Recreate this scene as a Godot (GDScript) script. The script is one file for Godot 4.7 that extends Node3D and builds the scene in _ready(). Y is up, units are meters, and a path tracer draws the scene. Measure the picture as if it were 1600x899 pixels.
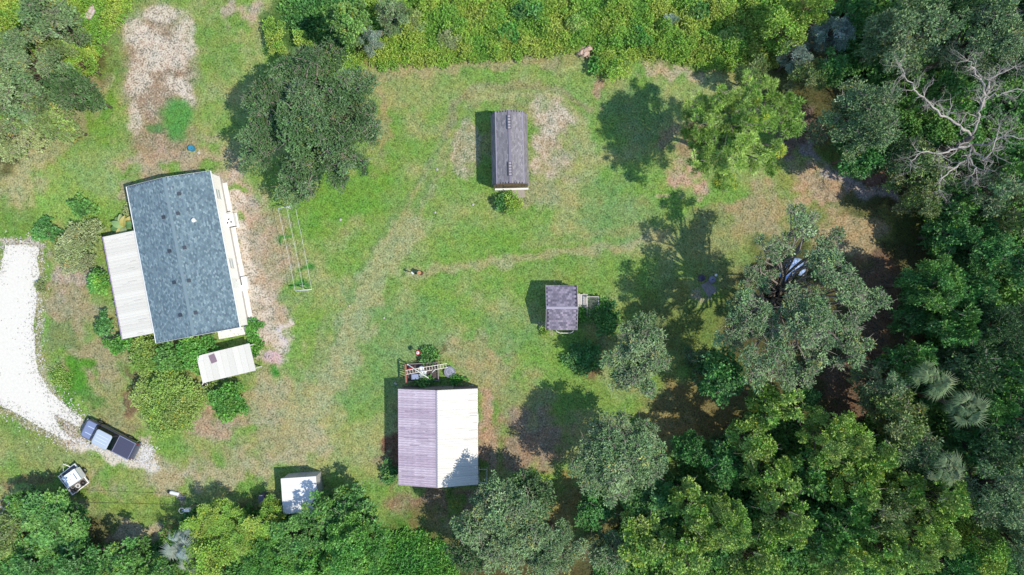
extends Node3D
# A rural lot seen straight down from a drone: house, sheds, barn, lawn and woods. Metres, y up, x to the east of the picture, z down it.

const CELL := 0.065      # metres on the ground per survey cell
const EYE := 69.5        # height of the drone
const TAU_ := 6.2831853
var rng := RandomNumberGenerator.new()
var taken := {}
var mats := {}
var grain_tex: Texture2D
var streak_tex: Texture2D
var soft_tex: Texture2D
var leaf_mat: StandardMaterial3D
var clump := {}
var templates := {}
var ground_rgb := PackedFloat32Array()

# ---------------------------------------------------------------- helpers
func at(px: float, py: float, h := 0.0) -> Vector3:
	var k := CELL * (EYE - h) / EYE
	return Vector3((px - 800.0) * k, 0.0, (py - 449.5) * k)

func c8(r: float, g: float, b: float) -> Color:
	return Color(r / 255.0, g / 255.0, b / 255.0)

func lin(r: float, g: float, b: float) -> Color:
	return c8(r, g, b).srgb_to_linear()

func numbered(called: String) -> String:
	var k: int = taken.get(called, 0)
	taken[called] = k + 1
	return called if k == 0 else "%s_%03d" % [called, k]

func tag(o: Node, label := "", category := "", group := "", kind := "") -> void:
	if label: o.set_meta("label", label)
	if category: o.set_meta("category", category)
	if group: o.set_meta("group", group)
	if kind: o.set_meta("kind", kind)

func thing(called: String, label: String, category: String, where: Vector3, turn := 0.0, group := "") -> Node3D:
	var o := Node3D.new()
	o.name = numbered(called)
	add_child(o)
	o.position = where
	o.rotation_degrees.y = turn
	tag(o, label, category, group)
	return o

func part(called: String, mesh: Mesh, material: Material, parent: Node) -> MeshInstance3D:
	var o := MeshInstance3D.new()
	o.name = numbered(called) if parent == self else called
	o.mesh = mesh
	if material: o.material_override = material
	parent.add_child(o, true)
	return o

func begin(smooth := false) -> SurfaceTool:
	var st := SurfaceTool.new()
	st.begin(Mesh.PRIMITIVE_TRIANGLES)
	st.set_smooth_group(0 if smooth else -1)
	return st

func done(st: SurfaceTool) -> ArrayMesh:
	st.generate_normals()
	return st.commit()

func tri(st: SurfaceTool, a: Vector3, b: Vector3, c: Vector3, inside: Vector3) -> void:
	# front faces run clockwise: turned so that the face looks away from «inside»
	if (c - a).cross(b - a).dot((a + b + c) / 3.0 - inside) < 0.0:
		var t := b
		b = c
		c = t
	st.add_vertex(a)
	st.add_vertex(b)
	st.add_vertex(c)

func quad(st: SurfaceTool, a: Vector3, b: Vector3, c: Vector3, d: Vector3, inside: Vector3) -> void:
	tri(st, a, b, c, inside)
	tri(st, a, c, d, inside)

func box(st: SurfaceTool, c: Vector3, s: Vector3, b := Basis()) -> void:
	var p := []
	for k in 8:
		p.append(c + b * (Vector3((k & 1) - 0.5, ((k >> 1) & 1) - 0.5, ((k >> 2) & 1) - 0.5) * s))
	for f in [[0, 1, 3, 2], [4, 5, 7, 6], [0, 1, 5, 4], [2, 3, 7, 6], [0, 2, 6, 4], [1, 3, 7, 5]]:
		quad(st, p[f[0]], p[f[1]], p[f[2]], p[f[3]], c)

func box_mesh(c: Vector3, s: Vector3, b := Basis()) -> ArrayMesh:
	var st := begin()
	box(st, c, s, b)
	return done(st)

func bar(st: SurfaceTool, a: Vector3, b: Vector3, w: float, h := -1.0) -> void:
	var z := (b - a).normalized()
	var up := Vector3.UP if absf(z.y) < 0.95 else Vector3.RIGHT
	var x := up.cross(z).normalized()
	box(st, (a + b) / 2.0, Vector3(w, w if h < 0.0 else h, a.distance_to(b)), Basis(x, z.cross(x), z))

func tube(st: SurfaceTool, pts: Array, radii: Array, sides := 6) -> void:
	var rings := []
	for k in pts.size():
		var d: Vector3 = (pts[mini(k + 1, pts.size() - 1)] - pts[maxi(k - 1, 0)]).normalized()
		var u := d.cross(Vector3(0.31, 0.12, 0.94)).normalized()
		var v := d.cross(u)
		var ring := []
		for s in sides:
			var a := TAU_ * s / sides
			ring.append(pts[k] + (u * cos(a) + v * sin(a)) * radii[k])
		rings.append(ring)
	for k in pts.size() - 1:
		var mid: Vector3 = (pts[k] + pts[k + 1]) / 2.0
		for s in sides:
			var t := (s + 1) % sides
			quad(st, rings[k][s], rings[k][t], rings[k + 1][t], rings[k + 1][s], mid)
	for e in [0, pts.size() - 1]:
		if radii[e] > 0.03:
			var inner: Vector3 = pts[1] if e == 0 else pts[e - 1]
			for s in range(1, sides - 1):
				tri(st, rings[e][0], rings[e][s], rings[e][s + 1], inner)

func lathe(st: SurfaceTool, profile: Array, sides: int, centre := Vector3.ZERO, b := Basis()) -> void:
	# profile of (radius, height) from the bottom up; closed to the axis at both ends where the radius is 0
	for k in profile.size() - 1:
		var p: Vector2 = profile[k]
		var q: Vector2 = profile[k + 1]
		var n := Vector2(q.y - p.y, p.x - q.x)
		for s in sides:
			var a := TAU_ * s / sides
			var e := TAU_ * (s + 1) / sides
			var r := [Vector3(cos(a) * p.x, p.y, sin(a) * p.x), Vector3(cos(e) * p.x, p.y, sin(e) * p.x), Vector3(cos(e) * q.x, q.y, sin(e) * q.x), Vector3(cos(a) * q.x, q.y, sin(a) * q.x)]
			var m := (a + e) / 2.0
			var mid: Vector3 = (r[0] + r[2]) / 2.0 - Vector3(cos(m) * n.x, n.y, sin(m) * n.x)
			for i in 4: r[i] = centre + b * r[i]
			if p.x > 0.0: tri(st, r[0], r[1], r[2], centre + b * mid)
			if q.x > 0.0: tri(st, r[0], r[2], r[3], centre + b * mid)

func lathe_mesh(profile: Array, sides: int, centre := Vector3.ZERO, b := Basis()) -> ArrayMesh:
	var st := begin()
	lathe(st, profile, sides, centre, b)
	return done(st)

func rrect(hw: float, hl: float, r: float, y: float, cz := 0.0, n := 4) -> Array:
	var out := []
	for q in 4:
		var sx := 1.0 if q == 0 or q == 3 else -1.0
		var sz := 1.0 if q < 2 else -1.0
		for k in n + 1:
			var a := PI / 2.0 * (q + float(k) / n)
			out.append(Vector3(sx * (hw - r) + cos(a) * r, y, cz + sz * (hl - r) + sin(a) * r))
	return out

func loft(st: SurfaceTool, rings: Array, cap_low := true, cap_high := true) -> void:
	var mids := []
	for ring in rings:
		var m := Vector3.ZERO
		for p in ring: m += p
		mids.append(m / ring.size())
	for k in rings.size() - 1:
		var m: Vector3 = (mids[k] + mids[k + 1]) / 2.0
		for s in rings[k].size():
			var t: int = (s + 1) % rings[k].size()
			quad(st, rings[k][s], rings[k][t], rings[k + 1][t], rings[k + 1][s], m)
	var whole: Vector3 = (mids[0] + mids[-1]) / 2.0
	for e in [0, rings.size() - 1]:
		if cap_low if e == 0 else cap_high:
			for s in rings[e].size():
				tri(st, mids[e], rings[e][s], rings[e][(s + 1) % rings[e].size()], whole)

func mat(key: String, colour: Color, rough := 0.8, grain := 0.0, scale := 1.5, metal := 0.0) -> StandardMaterial3D:
	if mats.has(key): return mats[key]
	var m := StandardMaterial3D.new()
	m.resource_name = key
	m.albedo_color = colour
	m.roughness = rough
	m.metallic = metal
	if grain > 0.0:
		m.albedo_texture = streak_tex if grain > 1.0 else (grain_tex if grain > 0.25 else soft_tex)
		m.uv1_triplanar = true
		m.uv1_scale = Vector3.ONE * scale
	mats[key] = m
	return m

# ---------------------------------------------------------------- the ground's colours
const GW := 512
const GH := 305
var warp_x := PackedFloat32Array()
var warp_y := PackedFloat32Array()
var fleck := PackedFloat32Array()
var bend := 1.0

func dab(x: float, y: float, rx: float, ry: float, turn: float, c: Color, strength := 0.8, f := -1.0) -> void:
	var reach := maxf(rx, ry) * 1.3 + 30.0
	var ca := cos(deg_to_rad(turn))
	var sa := sin(deg_to_rad(turn))
	for j in range(maxi(0, int((y - reach + 160) / 4)), mini(GH, int((y + reach + 160) / 4) + 1)):
		for i in range(maxi(0, int((x - reach + 224) / 4)), mini(GW, int((x + reach + 224) / 4) + 1)):
			var k := j * GW + i
			var dx := i * 4.0 - 224.0 + warp_x[k] * bend - x
			var dy := j * 4.0 - 160.0 + warp_y[k] * bend - y
			var d := Vector2((dx * ca + dy * sa) / rx, (dy * ca - dx * sa) / ry).length()
			if d < 1.25: lay(k, c, strength * (1.0 - smoothstep(0.6, 1.2, d)), f)

func streak(pts: Array, width: float, c: Color, strength := 0.7, f := -1.0) -> void:
	var lo := Vector2(1e9, 1e9)
	var hi := -lo
	for p in pts:
		lo = lo.min(p)
		hi = hi.max(p)
	var reach := width * 1.4 + 24.0
	for j in range(maxi(0, int((lo.y - reach + 160) / 4)), mini(GH, int((hi.y + reach + 160) / 4) + 1)):
		for i in range(maxi(0, int((lo.x - reach + 224) / 4)), mini(GW, int((hi.x + reach + 224) / 4) + 1)):
			var k := j * GW + i
			var q := Vector2(i * 4.0 - 224.0 + warp_x[k] * minf(1.0, width / 22.0), j * 4.0 - 160.0 + warp_y[k] * minf(1.0, width / 22.0))
			var d := 1e9
			for s in pts.size() - 1:
				d = minf(d, q.distance_to(Geometry2D.get_closest_point_to_segment(q, pts[s], pts[s + 1])))
			d /= width
			if d < 1.3: lay(k, c, strength * (1.0 - smoothstep(0.4, 1.3, d)), f)

func lay(k: int, c: Color, w: float, f: float) -> void:
	ground_rgb[k * 3] = lerpf(ground_rgb[k * 3], c.r, w)
	ground_rgb[k * 3 + 1] = lerpf(ground_rgb[k * 3 + 1], c.g, w)
	ground_rgb[k * 3 + 2] = lerpf(ground_rgb[k * 3 + 2], c.b, w)
	if f >= 0.0: fleck[k] = lerpf(fleck[k], f, w)

func noise(frequency: float, s: int, octaves := 1) -> FastNoiseLite:
	var n := FastNoiseLite.new()
	n.noise_type = FastNoiseLite.TYPE_SIMPLEX_SMOOTH
	n.seed = s
	n.frequency = frequency
	n.fractal_type = FastNoiseLite.FRACTAL_FBM if octaves > 1 else FastNoiseLite.FRACTAL_NONE
	n.fractal_octaves = octaves
	return n

func paint_ground() -> ImageTexture:
	var vivid := c8(104, 150, 62)
	var mid := c8(126, 152, 86)
	var cool := c8(110, 144, 92)
	var dry := c8(156, 158, 112)
	var tan_ := c8(164, 154, 130)
	var pink := c8(178, 158, 148)
	var sand := c8(192, 180, 170)
	var litter := c8(112, 90, 74)
	var floor_ := c8(80, 78, 52)
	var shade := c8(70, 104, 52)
	ground_rgb.resize(GW * GH * 3)
	fleck.resize(GW * GH)
	warp_x.resize(GW * GH)
	warp_y.resize(GW * GH)
	var na := noise(0.02, 5, 3)
	var nb := noise(0.02, 6, 3)
	var nc := noise(0.012, 7, 4)
	for j in GH:
		for i in GW:
			var k := j * GW + i
			warp_x[k] = na.get_noise_2d(i * 4, j * 4) * 34.0
			warp_y[k] = nb.get_noise_2d(i * 4, j * 4) * 34.0
			var t := nc.get_noise_2d(i * 4, j * 4)
			var c := mid.lerp(vivid, clampf(t * 1.2, 0, 0.5)).lerp(dry, clampf(0.12 - t * 1.6, 0, 0.7))
			ground_rgb[k * 3] = c.r
			ground_rgb[k * 3 + 1] = c.g
			ground_rgb[k * 3 + 2] = c.b
			fleck[k] = 0.05
	# the woods' floor
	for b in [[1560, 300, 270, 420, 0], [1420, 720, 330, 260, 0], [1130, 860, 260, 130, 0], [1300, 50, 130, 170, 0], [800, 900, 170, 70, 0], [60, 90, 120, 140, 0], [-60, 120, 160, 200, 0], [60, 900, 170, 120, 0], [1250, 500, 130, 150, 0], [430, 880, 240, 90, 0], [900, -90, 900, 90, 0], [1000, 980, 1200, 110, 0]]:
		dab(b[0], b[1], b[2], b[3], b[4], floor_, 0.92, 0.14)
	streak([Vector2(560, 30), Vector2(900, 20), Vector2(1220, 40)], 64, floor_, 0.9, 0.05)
	dab(470, 40, 70, 60, 0, shade, 0.8, 0.0)  # the rosette tree's shade painted into the ground as darker green
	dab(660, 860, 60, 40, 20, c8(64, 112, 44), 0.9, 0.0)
	# lawn
	dab(540, 305, 105, 45, -20, vivid, 0.85, 0.03)
	dab(650, 350, 80, 80, 0, mid, 0.6, 0.05)
	dab(760, 390, 90, 60, 0, vivid, 0.5, 0.04)
	dab(900, 420, 110, 50, 0, c8(112, 146, 74), 0.6, 0.05)
	dab(955, 330, 60, 60, 0, cool, 0.65)
	dab(870, 290, 60, 45, 0, dry, 0.6, 0.3)
	dab(850, 550, 70, 60, 0, vivid, 0.45)
	dab(790, 520, 60, 40, 0, cool, 0.55)
	dab(620, 520, 90, 60, 0, cool, 0.6)
	dab(540, 590, 90, 60, 0, cool, 0.5, 0.14)
	dab(470, 640, 80, 60, 0, dry, 0.7, 0.28)
	dab(610, 680, 60, 50, 0, dry, 0.4, 0.2)
	dab(520, 700, 120, 40, 0, dry, 0.6, 0.3)
	dab(940, 170, 40, 60, 0, c8(110, 146, 76), 0.6)
	dab(860, 130, 60, 30, 0, mid, 0.6)
	dab(640, 140, 60, 40, 0, dry, 0.5, 0.2)
	dab(720, 170, 60, 60, 0, mid, 0.5)
	dab(100, 300, 90, 64, 0, c8(128, 164, 84), 0.85, 0.1)
	dab(150, 270, 50, 30, 0, c8(140, 164, 116), 0.7, 0.2)
	dab(160, 170, 20, 70, 8, vivid, 0.75, 0.03)
	dab(120, 250, 60, 60, 0, mid, 0.5)
	dab(340, 60, 40, 70, 0, c8(104, 140, 68), 0.6, 0.08)
	dab(30, 290, 40, 60, 20, dry, 0.8, 0.35)
	streak([Vector2(150, 130), Vector2(120, 180), Vector2(60, 240), Vector2(10, 290)], 24, c8(160, 158, 120), 0.75, 0.3)
	dab(20, 345, 40, 40, 0, c8(96, 136, 60), 0.6)
	dab(330, 740, 80, 26, 0, c8(108, 142, 66), 0.6, 0.08)
	dab(60, 700, 70, 40, 0, c8(122, 140, 84), 0.6, 0.2)
	dab(20, 650, 60, 26, 0, c8(112, 138, 72), 0.6, 0.1)
	dab(230, 785, 60, 30, 0, c8(126, 144, 74), 0.5, 0.15)
	dab(210, 835, 40, 28, 0, pink, 0.7, 0.3)
	dab(260, 860, 50, 26, 0, dry, 0.6, 0.2)
	dab(40, 745, 50, 14, 0, litter, 0.6, 0.1)
	# the sandy turnaround above the house
	bend = 0.3
	dab(248, 112, 60, 122, -6, c8(152, 138, 122), 1.0, 0.52)
	dab(250, 215, 60, 34, 0, c8(148, 134, 112), 0.85, 0.4)
	for b in [[205, 45, 24, 20], [250, 18, 40, 14], [288, 62, 18, 40], [255, 70, 18, 16], [276, 132, 24, 16], [292, 148, 16, 22], [208, 180, 14, 28], [225, 60, 26, 24], [212, 120, 20, 26], [250, 92, 40, 18]]:
		dab(b[0], b[1], b[2], b[3], 0, sand, 0.75, 0.86)
	dab(276, 184, 30, 34, 0, c8(84, 142, 70), 0.95, 0.0)
	dab(238, 200, 16, 10, 0, c8(84, 128, 74), 0.8, 0.05)
	bend = 1.0
	dab(365, 12, 30, 26, 0, pink, 0.8, 0.45)
	dab(395, 60, 14, 50, 0, dry, 0.6, 0.2)
	# around the house
	dab(265, 250, 90, 18, -6, c8(166, 148, 134), 0.75, 0.35)
	dab(330, 235, 30, 18, 0, tan_, 0.6, 0.3)
	streak([Vector2(365, 290), Vector2(392, 390), Vector2(412, 500)], 40, pink, 0.85, 0.45)
	streak([Vector2(352, 290), Vector2(372, 370), Vector2(392, 470), Vector2(410, 530)], 20, sand, 0.85, 0.85)
	dab(430, 380, 26, 70, -12, c8(156, 144, 126), 0.6, 0.45)
	dab(372, 292, 18, 12, 0, vivid, 0.7, 0.1)
	dab(374, 332, 12, 9, 0, vivid, 0.7, 0.1)
	dab(445, 460, 20, 10, 0, cool, 0.6, 0.1)
	dab(470, 440, 8, 12, 0, c8(70, 128, 58), 0.9, 0.0)
	dab(452, 370, 8, 8, 0, c8(70, 128, 58), 0.8, 0.0)
	dab(430, 525, 34, 26, 0, sand, 0.8, 0.8)
	dab(450, 520, 12, 12, 0, c8(206, 196, 202), 0.9, 0.7)
	bend = 0.3
	dab(424, 560, 16, 13, 0, c8(198, 170, 180), 0.95, 0.5)
	dab(423, 576, 8, 7, 0, c8(70, 134, 56), 0.95, 0.0)
	bend = 1.0
	dab(400, 640, 60, 30, 0, tan_, 0.7, 0.4)
	dab(330, 660, 50, 26, 0, c8(168, 146, 134), 0.8, 0.42)
	dab(430, 600, 40, 30, 0, tan_, 0.6, 0.45)
	dab(105, 460, 48, 70, 0, c8(152, 142, 118), 0.85, 0.4)
	dab(110, 430, 40, 24, 0, c8(170, 156, 148), 0.7, 0.6)
	dab(150, 560, 60, 50, 0, c8(148, 140, 112), 0.8, 0.35)
	dab(100, 530, 30, 24, 0, c8(114, 132, 86), 0.7, 0.2)
	dab(180, 640, 50, 40, 0, c8(144, 140, 104), 0.75, 0.3)
	dab(114, 597, 34, 30, 30, c8(82, 136, 48), 0.95, 0.03)
	dab(135, 617, 22, 16, 30, c8(92, 130, 66), 0.7, 0.05)
	dab(66, 400, 10, 40, 0, vivid, 0.5, 0.1)
	dab(208, 615, 12, 40, 0, litter, 0.7, 0.3)
	dab(205, 310, 14, 30, 0, c8(160, 150, 132), 0.7, 0.5)
	dab(150, 760, 40, 20, 0, c8(156, 146, 120), 0.7, 0.4)
	dab(265, 762, 20, 18, 0, c8(158, 148, 122), 0.8, 0.6)
	# the track past the truck and up the lawn
	streak([Vector2(236, 730), Vector2(310, 738), Vector2(400, 716), Vector2(470, 670)], 26, c8(152, 146, 116), 0.6, 0.3)
	streak([Vector2(420, 712), Vector2(480, 660), Vector2(520, 580), Vector2(530, 500)], 9, c8(138, 142, 106), 0.5, 0.25)
	streak([Vector2(398, 690), Vector2(455, 640), Vector2(492, 570), Vector2(505, 500)], 8, c8(140, 142, 108), 0.4, 0.25)
	for o in [0.0, 26.0]:
		streak([Vector2(510 + o, 560), Vector2(535 + o, 480), Vector2(575 + o, 400), Vector2(612 + o, 340), Vector2(660 + o, 270), Vector2(690 + o, 210), Vector2(712 + o, 165)], 7, c8(104, 138, 86), 0.5, 0.05)
		streak([Vector2(600 + o, 380), Vector2(640 + o, 310), Vector2(670 + o, 250)], 5, c8(152, 152, 116), 0.5, 0.25)
	dab(560, 460, 36, 60, 30, cool, 0.45, 0.08)
	streak([Vector2(470, 660), Vector2(520, 590), Vector2(548, 510), Vector2(585, 430), Vector2(640, 350)], 26, c8(158, 160, 122), 0.75, 0.16)
	streak([Vector2(236, 732), Vector2(320, 742), Vector2(410, 728), Vector2(500, 690)], 20, c8(164, 158, 130), 0.75, 0.32)
	streak([Vector2(690, 215), Vector2(715, 150), Vector2(765, 130), Vector2(820, 127), Vector2(870, 138), Vector2(915, 165)], 7, c8(142, 140, 106), 0.75, 0.2)
	streak([Vector2(740, 150), Vector2(800, 142), Vector2(860, 152), Vector2(900, 190), Vector2(925, 250)], 12, c8(154, 158, 116), 0.75, 0.2)
	streak([Vector2(640, 425), Vector2(720, 412), Vector2(800, 407), Vector2(880, 392), Vector2(960, 385), Vector2(1050, 362)], 9, c8(162, 156, 122), 0.7, 0.32)
	streak([Vector2(820, 380), Vector2(900, 372), Vector2(1000, 350)], 7, c8(150, 148, 112), 0.4, 0.25)
	streak([Vector2(585, 118), Vector2(640, 108), Vector2(740, 100), Vector2(860, 92)], 10, c8(160, 148, 116), 0.7, 0.35)
	dab(590, 180, 14, 60, 0, c8(158, 146, 116), 0.65, 0.3)
	# sand round the long shed
	dab(852, 215, 34, 66, 0, c8(176, 164, 150), 0.9, 0.72)
	dab(880, 240, 30, 40, 0, c8(158, 150, 126), 0.6, 0.45)
	dab(733, 222, 24, 50, 0, c8(158, 154, 130), 0.8, 0.6)
	dab(840, 300, 40, 22, 0, c8(146, 148, 118), 0.6, 0.4)
	dab(812, 165, 50, 10, 0, c8(140, 140, 110), 0.5, 0.35)
	# by the pine and along the right path
	dab(1055, 106, 62, 14, 8, c8(172, 158, 132), 0.85, 0.4)
	dab(935, 135, 18, 14, 0, c8(168, 138, 120), 0.8, 0.4)
	dab(1000, 170, 40, 50, 0, c8(104, 134, 84), 0.6)
	dab(1080, 215, 46, 34, 0, c8(150, 128, 106), 0.8, 0.3)
	dab(1080, 270, 34, 24, 20, c8(182, 152, 136), 0.9, 0.4)
	dab(1032, 300, 14, 7, 0, c8(186, 164, 146), 0.7, 0.4)
	dab(1120, 330, 50, 26, 0, c8(140, 140, 100), 0.6, 0.2)
	dab(1190, 330, 60, 36, 0, c8(158, 144, 116), 0.8, 0.35)
	dab(1215, 280, 26, 24, 0, c8(134, 142, 84), 0.7, 0.2)
	dab(1275, 290, 50, 34, 30, c8(172, 146, 126), 0.85, 0.45)
	dab(1330, 365, 60, 40, 0, c8(166, 148, 118), 0.85, 0.4)
	dab(1250, 200, 40, 40, 0, c8(120, 98, 90), 0.9, 0.3)
	dab(1262, 238, 24, 14, 30, c8(156, 146, 148), 0.9, 0.3)
	streak([Vector2(1290, 262), Vector2(1330, 292), Vector2(1400, 302)], 11, c8(168, 156, 156), 0.9, 0.4)
	dab(1360, 270, 26, 14, 20, c8(150, 112, 104), 0.85, 0.3)
	dab(1390, 345, 24, 22, 0, c8(122, 124, 70), 0.8, 0.1)
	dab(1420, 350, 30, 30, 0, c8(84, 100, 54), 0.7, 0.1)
	streak([Vector2(1370, 410), Vector2(1385, 480), Vector2(1370, 530), Vector2(1310, 590), Vector2(1340, 650)], 34, c8(112, 92, 78), 0.9, 0.12)
	dab(1100, 380, 80, 60, 0, c8(128, 136, 92), 0.5, 0.2)
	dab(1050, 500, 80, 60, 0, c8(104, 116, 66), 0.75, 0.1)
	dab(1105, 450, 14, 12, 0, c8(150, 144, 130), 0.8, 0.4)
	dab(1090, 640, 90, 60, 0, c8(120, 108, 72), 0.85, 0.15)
	dab(1040, 670, 50, 26, 20, c8(156, 138, 94), 0.8, 0.2)
	dab(930, 580, 20, 16, 0, c8(126, 98, 82), 0.85, 0.2)
	dab(900, 610, 50, 40, 0, c8(112, 146, 72), 0.7, 0.03)
	# round the barn
	dab(730, 550, 60, 26, 10, c8(156, 148, 116), 0.65, 0.35)
	dab(770, 580, 30, 40, 0, c8(150, 144, 108), 0.6, 0.3)
	streak([Vector2(757, 610), Vector2(757, 720)], 12, c8(176, 146, 132), 0.8, 0.45)
	dab(778, 640, 10, 40, 0, c8(96, 140, 60), 0.6, 0.05)
	dab(825, 690, 66, 50, 0, c8(150, 124, 112), 0.85, 0.4)
	dab(820, 620, 50, 40, 0, c8(144, 144, 106), 0.6, 0.3)
	dab(690, 785, 90, 28, 0, c8(132, 112, 94), 0.9, 0.4)
	dab(690, 825, 70, 22, 20, c8(110, 104, 68), 0.8, 0.2)
	dab(700, 780, 20, 24, 0, c8(92, 132, 52), 0.7, 0.0)
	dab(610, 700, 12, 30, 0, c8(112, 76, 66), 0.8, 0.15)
	dab(605, 740, 18, 30, 0, c8(150, 134, 118), 0.5, 0.4)
	dab(880, 780, 30, 50, 20, c8(130, 116, 76), 0.8, 0.15)
	dab(835, 760, 24, 20, 0, c8(104, 136, 56), 0.7, 0.05)
	dab(843, 508, 10, 14, 0, sand, 0.7, 0.6)
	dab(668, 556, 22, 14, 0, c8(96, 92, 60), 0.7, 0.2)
	# crushed shell scattered off the end of the drive, and by the truck
	streak([Vector2(60, 640), Vector2(100, 664), Vector2(130, 682)], 16, c8(178, 160, 148), 0.85, 0.66)
	streak([Vector2(118, 692), Vector2(170, 712), Vector2(205, 726), Vector2(240, 731)], 8, c8(216, 212, 206), 0.9, 0.95)
	streak([Vector2(92, 640), Vector2(128, 660)], 6, c8(214, 200, 196), 0.8, 0.9)
	dab(226, 708, 15, 13, 25, c8(172, 164, 148), 0.85, 0.78)
	dab(290, 736, 20, 6, 0, c8(178, 168, 150), 0.6, 0.6)
	# shell and dead grass along the drive's edge
	streak([Vector2(62, 384), Vector2(61, 430), Vector2(55, 480), Vector2(55, 540), Vector2(62, 585), Vector2(82, 618), Vector2(110, 642)], 6, c8(160, 156, 128), 0.75, 0.6)
	streak([Vector2(-40, 622), Vector2(20, 646), Vector2(70, 676), Vector2(120, 698)], 6, c8(152, 150, 120), 0.75, 0.6)
	streak([Vector2(4, 380), Vector2(62, 382)], 10, c8(176, 166, 166), 0.85, 0.7)
	# finished at full size
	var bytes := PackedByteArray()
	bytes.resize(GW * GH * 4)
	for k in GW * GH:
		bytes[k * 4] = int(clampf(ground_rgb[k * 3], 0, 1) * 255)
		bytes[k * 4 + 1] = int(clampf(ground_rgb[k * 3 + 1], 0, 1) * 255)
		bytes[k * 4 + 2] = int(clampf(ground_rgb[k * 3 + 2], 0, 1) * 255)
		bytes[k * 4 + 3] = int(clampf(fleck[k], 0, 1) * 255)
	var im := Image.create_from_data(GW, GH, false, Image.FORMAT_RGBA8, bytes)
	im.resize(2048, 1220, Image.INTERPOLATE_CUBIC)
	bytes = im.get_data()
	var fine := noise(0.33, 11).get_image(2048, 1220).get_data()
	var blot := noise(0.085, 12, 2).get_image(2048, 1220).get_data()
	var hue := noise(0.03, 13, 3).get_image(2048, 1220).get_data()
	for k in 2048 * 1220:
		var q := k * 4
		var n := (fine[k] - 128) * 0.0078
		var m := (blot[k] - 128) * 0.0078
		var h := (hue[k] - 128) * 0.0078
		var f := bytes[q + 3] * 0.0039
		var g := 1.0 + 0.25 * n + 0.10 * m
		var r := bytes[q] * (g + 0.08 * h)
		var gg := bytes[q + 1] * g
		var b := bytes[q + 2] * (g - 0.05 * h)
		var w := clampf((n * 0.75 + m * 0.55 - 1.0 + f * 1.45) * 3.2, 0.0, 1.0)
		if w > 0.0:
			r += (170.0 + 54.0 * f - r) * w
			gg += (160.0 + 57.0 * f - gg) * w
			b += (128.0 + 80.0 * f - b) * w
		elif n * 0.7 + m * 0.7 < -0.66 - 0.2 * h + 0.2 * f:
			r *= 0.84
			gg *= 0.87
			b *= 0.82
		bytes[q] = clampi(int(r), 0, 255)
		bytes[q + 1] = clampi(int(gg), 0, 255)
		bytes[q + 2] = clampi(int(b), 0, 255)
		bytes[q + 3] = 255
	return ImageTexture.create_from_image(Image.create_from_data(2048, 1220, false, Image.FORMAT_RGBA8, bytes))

func ground_at(p: Vector3) -> Color:
	var i := clampi(int((p.x / CELL + 800.0 + 224.0) / 4.0), 0, GW - 1)
	var j := clampi(int((p.z / CELL + 449.5 + 160.0) / 4.0), 0, GH - 1)
	var k := j * GW + i
	return Color(ground_rgb[k * 3], ground_rgb[k * 3 + 1], ground_rgb[k * 3 + 2], fleck[k])

# ---------------------------------------------------------------- leaves, trees, shrubs
func leaf_mesh(n: int, radius: float, length: float, width: float, lift: float, s: int, folded := 0.25) -> ArrayMesh:
	# a spray of n leaves, each two faces folded along the midrib
	var r := RandomNumberGenerator.new()
	r.seed = s
	var v := PackedVector3Array()
	var nn := PackedVector3Array()
	var cc := PackedColorArray()
	for k in n:
		var d := Vector3(r.randfn(), r.randfn() * 0.8 + lift, r.randfn()).normalized()
		var p := d * radius * sqrt(r.randf_range(0.1, 1.0))
		var out := (d + Vector3(r.randfn(), r.randfn(), r.randfn()) * 0.45).normalized()
		var face := (Vector3.UP * 1.1 + Vector3(r.randfn(), r.randfn(), r.randfn()) * 0.6).normalized()
		var side := out.cross(face)
		if side.length() < 0.1: continue
		side = side.normalized()
		face = side.cross(out).normalized()
		if face.y < 0: face = -face
		var l := length * r.randf_range(0.7, 1.25)
		var w := width * r.randf_range(0.75, 1.2) * 0.5
		var tip := p + out * l
		var a := p + out * l * 0.45 + side * w + face * w * folded
		var b := p + out * l * 0.45 - side * w + face * w * folded
		var g := r.randf_range(0.6, 1.4)
		var c := Color(g * r.randf_range(0.92, 1.1), g, g * r.randf_range(0.85, 1.1))
		for t in [[p, a, tip], [p, tip, b]]:
			var m: Vector3 = (t[2] - t[0]).cross(t[1] - t[0]).normalized()
			if m.dot(face) < 0:
				t = [t[0], t[2], t[1]]
				m = -m
			for q in 3:
				v.append(t[q])
				nn.append(m)
				cc.append(c)
	var arr := []
	arr.resize(Mesh.ARRAY_MAX)
	arr[Mesh.ARRAY_VERTEX] = v
	arr[Mesh.ARRAY_NORMAL] = nn
	arr[Mesh.ARRAY_COLOR] = cc
	var mesh := ArrayMesh.new()
	mesh.add_surface_from_arrays(Mesh.PRIMITIVE_TRIANGLES, arr)
	return mesh

# species: clump mesh, clumps per square metre of lobe radius, clump size, colours (linear), twig colour, twigs per lobe
var KIND := {}

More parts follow.
